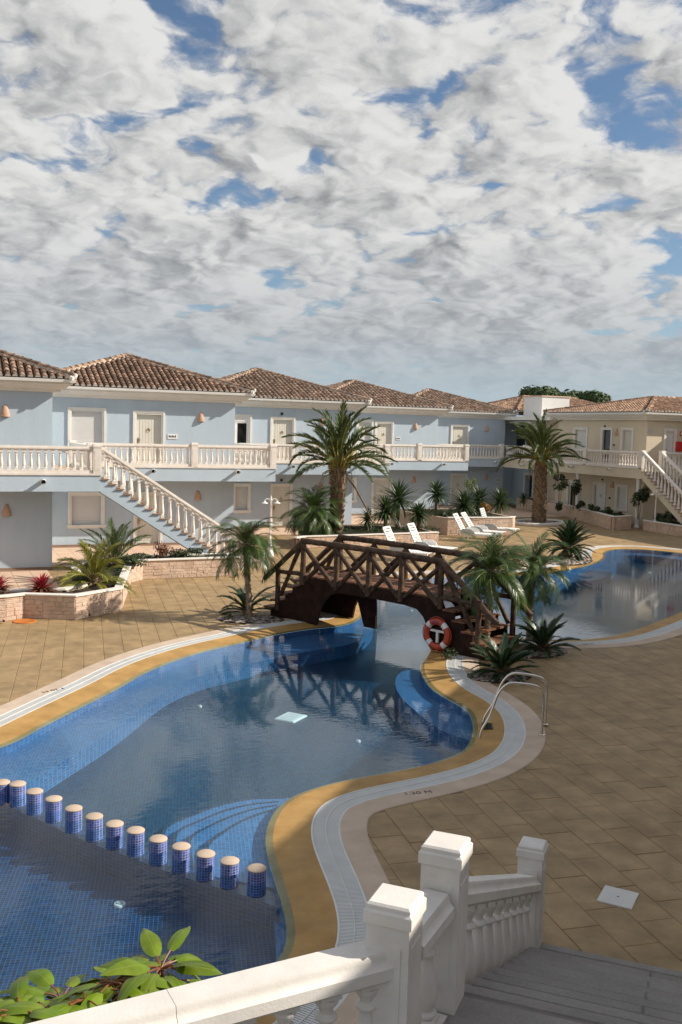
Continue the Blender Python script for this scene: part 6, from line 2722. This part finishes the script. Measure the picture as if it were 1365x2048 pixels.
# leafy shrubs
def leaf_cloud(mb, c, rx, ry, rz, n, size, rn, mi=0, lumps=5):
    cs = [(Vector((rn.uniform(-.55, .55) * rx, rn.uniform(-.55, .55) * ry, rn.uniform(-.3, .55) * rz)), rn.uniform(.35, .6)) for _ in range(lumps)]
    for _ in range(n):
        l, s = rn.choice(cs)
        a, b = rn.uniform(0, 6.283), math.acos(rn.uniform(-1, 1))
        r = rn.uniform(.55, 1.0)
        d = Vector((math.sin(b) * math.cos(a) * rx, math.sin(b) * math.sin(a) * ry, math.cos(b) * rz)) * s * r
        p = Vector(c) + l + d
        nrm = (d.normalized() + Vector((rn.uniform(-1, 1), rn.uniform(-1, 1), rn.uniform(-.4, 1))) * .8).normalized()
        t1 = nrm.cross(Vector((rn.uniform(-1, 1), rn.uniform(-1, 1), rn.uniform(-1, 1)))).normalized()
        t2 = nrm.cross(t1)
        k = size * rn.uniform(.6, 1.3)
        mb.add([p - t1 * k, p - t2 * k * .45, p + t1 * k, p + t2 * k * .45], [(0, 1, 2, 3)], mi)


def shrub(px_, py_, z_, rx, ry, rz, n, size, mt, label, seed, Y=None, lift=None, stem=False, cat='shrub'):
    rn = random.Random(seed)
    if Y is None:
        q = gp(px_, py_, z_)
    else:
        x, z = onY(px_, py_, Y)
        q = Vector((x, Y, z))
    t = thing('shrub', (q.x, q.y, z_), label, cat)
    zc = (q.z - z_ if Y is not None else 0) + rz * 0.8
    mb = MB()
    leaf_cloud(mb, (0, 0, zc), rx, ry, rz, n, size, rn)
    mb.build('foliage', mt, t)
    mb = MB()
    for k in range(5):
        a = k * 1.3
        mb.tube([(0.03 * math.cos(a), 0.03 * math.sin(a), -0.03), (rx * .3 * math.cos(a), ry * .3 * math.sin(a), zc)], [0.018, 0.008], 5)
    mb.build('stems', TRUNK2, t)
    return t


shrub(325, 1118, 0.56, 0.45, 0.35, 0.35, 420, 0.05, LEAFRO, 'dark reddish shrub in the planter below the staircase', 81)
shrub(372, 1118, 0.56, 0.85, 0.45, 0.26, 700, 0.05, LEAFS, 'low spreading green shrub beneath the staircase stringer', 82)
shrub(265, 1136, 0.56, 0.55, 0.5, 0.3, 600, 0.05, LEAFS, 'dark ground shrub at the foot of the vase-shaped palm', 83)
shrub(152, 1168, 0.56, 0.5, 0.7, 0.24, 520, 0.05, LEAFS, 'low dark shrub in the left planter behind the yellow-green palm', 84)
shrub(972, 1030, 0.82, 0.42, 0.35, 0.42, 420, 0.06, LEAFO, 'orange-brown shrub between the yuccas behind the loungers', 85, Y=44.0)
shrub(941, 985, 0.82, 0.42, 0.35, 0.55, 260, 0.07, LEAFL, 'airy light green shrub rising behind the wide yucca', 86, Y=46.6)
shrub(660, 1062, 0.5, 0.7, 0.5, 0.42, 700, 0.07, LEAFS, 'dense dark shrub at the trunk foot of the tall date palm', 87, Y=40.4)
shrub(905, 1036, 0.82, 1.6, 0.5, 0.20, 500, 0.06, LEAFS, 'ground-hugging green shrub along the yucca planter', 88, Y=43.4)
shrub(1120, 985, 0.70, 0.55, 0.5, 0.70, 420, 0.085, LEAFS, 'thin small tree before the cream wall left of the white column', 89, Y=50.5)
shrub(1148, 1000, 0.70, 0.42, 0.4, 0.8, 520, 0.08, LEAFS, 'tall dark shrub against the white column', 90, Y=48.6)
shrub(1278, 1020, 0.55, 0.62, 0.55, 0.75, 900, 0.08, LEAFS, 'bushy dark shrub on a thin stem at the planter end by the lamp post', 91, Y=43.6)
for k, (px_, py_, Y_) in enumerate(((1118, 1022, 50.2), (1160, 1020, 47.4), (1188, 1026, 46.2), (1212, 1033, 45.3), (1237, 1040, 44.4))):
    shrub(px_, py_, 0.70, 0.45, 0.35, 0.32, 330, 0.075, LEAFS,
          ['low dark plant at the far end of the cream wing planter', 'low dark plant just right of the white column', 'spiky dark plant below the white door of the cream wing', 'dark plant between the white door and its shuttered window', 'dark plant nearest the corner of the cream wing planter'][k], 92 + k, Y=Y_)
shrub(1330, 1052, 0.5, 0.8, 0.9, 0.5, 900, 0.08, LEAFS, 'dark hedge plant under the cream wing stairs', 99, Y=41.6)
shrub(900, 1318, 0.02, 0.22, 0.18, 0.16, 260, 0.03, LEAFS, 'little dark weed clump under the life ring side of the bridge', 100, cat='plant')
shrub(463, 1240, 0.02, 0.16, 0.14, 0.12, 160, 0.03, LEAFS, 'tiny dark clump among the pebbles at the left bridge foot', 101, cat='plant')

# pines behind the roofs
def pine(x, y, h, rx, rz, label, seed):
    rn = random.Random(seed)
    t = thing('pine_tree', (x, y, 0), label, 'tree')
    mb = MB().tube([(0, 0, 0), (0.2, 0.1, h * .5), (0.1, 0, h * .9)], [0.35, 0.28, 0.12], 8)
    for k in range(7):
        a = k * 0.9
        mb.tube([(0.1, 0, h * (.6 + .04 * k)), (rx * .6 * math.cos(a), rx * .6 * math.sin(a), h * (.72 + .03 * k))], [0.1, 0.03], 5)
    mb.build('trunk', TRUNK, t)
    mb = MB()
    leaf_cloud(mb, (0, 0, h - rz), rx, rx, rz, 5200, 0.30, rn, lumps=16)
    mb.build('crown', LEAFPN, t)


def pine_px(px_, ytop, Y, rx, rz, label, seed):
    x, z = onY(px_, ytop, Y)
    pine(x, Y, z, rx, rz, label, seed)


pine_px(1095, 769, 95, 3.6, 2.2, 'rounded dark pine showing above the white lift tower', 1)
pine_px(1140, 776, 98, 2.8, 2.0, 'smaller pine crown right of the lift tower', 2)
pine_px(1190, 781, 92, 2.1, 1.9, 'pine crown showing over the left end of the cream roof', 3)
pine_px(1168, 786, 100, 2.2, 1.6, 'low pine crown between two others above the roofs', 4)

# ================================================================ umbrella plant in front of the near balustrade
def leaf_blade(L, w, seed):
    rn = random.Random(seed)
    mb = MB()
    N, K = 8, 4
    vs = []
    curl = rn.uniform(.35, 1.0)
    for i in range(N + 1):
        t = i / N
        a = curl * t * t
        x = L * t * (1 - 0.12 * t * curl)
        z = -L * 0.38 * curl * t * t + L * 0.05 * math.sin(t * 3.1)
        ww = w * (math.sin(math.pi * min(1, (0.04 + t * 0.96)) ** 0.72) ** 0.8) * 0.5
        for k in range(-2, 3):
            y = ww * k / 2
            vs.append((x, y, z - 0.10 * abs(k) / 2 * ww * 2 + 0.004 * math.sin(9 * t + k)))
    fs = []
    for i in range(N):
        for k in range(4):
            a = i * 5 + k
            fs.append((a, a + 1, a + 6, a + 5))
    mb.add(vs, fs)
    return mb.mesh('leaf', SCHEF, 'all')


SL = [leaf_blade(0.29, 0.112, i) for i in range(6)]


def umbrella_plant(p, heads, label, seed):
    rn = random.Random(seed)
    t = thing('umbrella_plant', p, label, 'plant')
    mb = MB()
    for hx_, hy_, hz_, s, n, spread in heads:
        b = Vector((hx_ * .2, hy_ * .2, 0))
        e = Vector((hx_, hy_, hz_))
        mb.tube(smooth_loop([b, b.lerp(e, .5) + Vector((0.03, 0.02, 0.05)), e], .1, closed=False), 0.014, 6)
    mb.build('stem', mat('green_stem', (0.10, 0.13, 0.03), 0.5), t)
    for hx_, hy_, hz_, s, n, spread in heads:
        e = Vector((hx_, hy_, hz_))
        st = MB()
        az0 = rn.uniform(0, 6)
        for k in range(n):
            az = az0 + 2 * math.pi * k / n + rn.uniform(-.18, .18)
            el = rn.uniform(spread[0], spread[1])
            d = Vector((math.cos(az) * math.cos(el), math.sin(az) * math.cos(el), math.sin(el)))
            pl = 0.105 * s * rn.uniform(.8, 1.25)
            q_ = e + d * pl
            st.tube([e, e.lerp(q_, .5) + Vector((0, 0, .008)), q_], 0.0048, 5)
            M = Matrix.Translation(q_) @ Matrix.Rotation(az, 4, 'Z') @ Matrix.Rotation(-(el - .15), 4, 'Y') @ Matrix.Rotation(rn.uniform(-.35, .35), 4, 'X') @ Matrix.Scale(s * rn.uniform(.8, 1.1), 4)
            o = put('leaf', rn.choice(SL), t)
            o.matrix_basis = M
        st.build('leaf_stalk', STALK, t)
    return t


# heads placed from the photo; the plant grows just beyond the rail
def head(px_, py_, Y, base):
    x, z = onY(px_, py_, Y)
    return x - base[0], Y - base[1], z


bs = (1.05, 5.15)
hd = []
for px_, py_, Y_, s, n, sp in ((322, 1938, 5.05, 1.0, 14, (-.45, .5)), (275, 1960, 4.95, 1.0, 10, (-.7, .1)), (225, 1965, 5.0, 1.0, 12, (-.6, .4)), (250, 1985, 4.9, .95, 10, (-.6, .2)), (350, 1965, 4.9, .85, 9, (-.7, .1)),
                               (38, 2030, 4.95, .95, 11, (-.3, .6)), (125, 1998, 5.05, 1.0, 12, (-.5, .4)), (170, 2000, 4.9, .95, 10, (-.6, .3)), (90, 2025, 4.9, .95, 10, (-.5, .3)), (60, 2020, 5.1, .9, 9, (-.5, .4)), (-40, 2035, 5.0, 1, 9, (-.2, .5))):
    n = int(n * 1.35)
    s *= 0.93
    hx_, hy_, hz_ = head(px_, py_, Y_, bs)
    hd.append((hx_, hy_, hz_, s, n, sp))
umbrella_plant((bs[0], bs[1], 0.0), hd, 'glossy bright green umbrella plant rising behind the near white rail', 5)

# creeping ground cover over the planter soil
for poly_, z_, n_, lab_, sd_ in (([(15.3, 39.9), (22.4, 40.4), (22.6, 42.0), (17.8, 42.9), (15.7, 41.0)], 0.42, 2600, 'creeping green ground cover at the foot of the tall date palm', 201),
                                 ([(23.8, 42.6), (27.0, 42.4), (27.6, 47.0), (23.4, 47.0)], 0.82, 1800, 'creeping green ground cover under the yuccas', 202),
                                 ([(4.2, 27.6), (4.7, 27.0), (6.3, 32.3), (9.4, 32.0), (9.4, 32.9), (5.7, 33.0), (4.2, 31.0)], 0.56, 1500, 'creeping ground cover in the left planter under the palms', 203)):
    rn = random.Random(sd_)
    mb = MB()
    xs_ = [p[0] for p in poly_]
    ys_ = [p[1] for p in poly_]
    k = 0
    while k < n_:
        x, y = rn.uniform(min(xs_), max(xs_)), rn.uniform(min(ys_), max(ys_))
        if not inside((x, y), poly_):
            continue
        k += 1
        z = z_ + rn.uniform(0.02, 0.16) * (0.4 + 0.6 * abs(math.sin(x * 2.1 + y * 1.3)))
        t1 = Vector((rn.uniform(-1, 1), rn.uniform(-1, 1), rn.uniform(-.3, .5))).normalized()
        t2 = t1.cross(Vector((rn.uniform(-.4, .4), rn.uniform(-.4, .4), 1))).normalized()
        sz = rn.uniform(.04, .09)
        p = Vector((x, y, z))
        mb.add([p - t1 * sz, p - t2 * sz * .4, p + t1 * sz, p + t2 * sz * .4], [(0, 1, 2, 3)])
    tag(mb.build('ground_cover', LEAFS), lab_, 'ground cover', kind='stuff')
off_wing('courtyard_wing', (2.25, -3.95), (33.75, 27.55), 8.0, 'cream courtyard wing standing outside the frame, shading the near deck')
off_wing('courtyard_wing', (41.4, 30.5), (41.4, 44.2), 8.0, 'cream courtyard wing beyond the cream stairs, outside the frame')
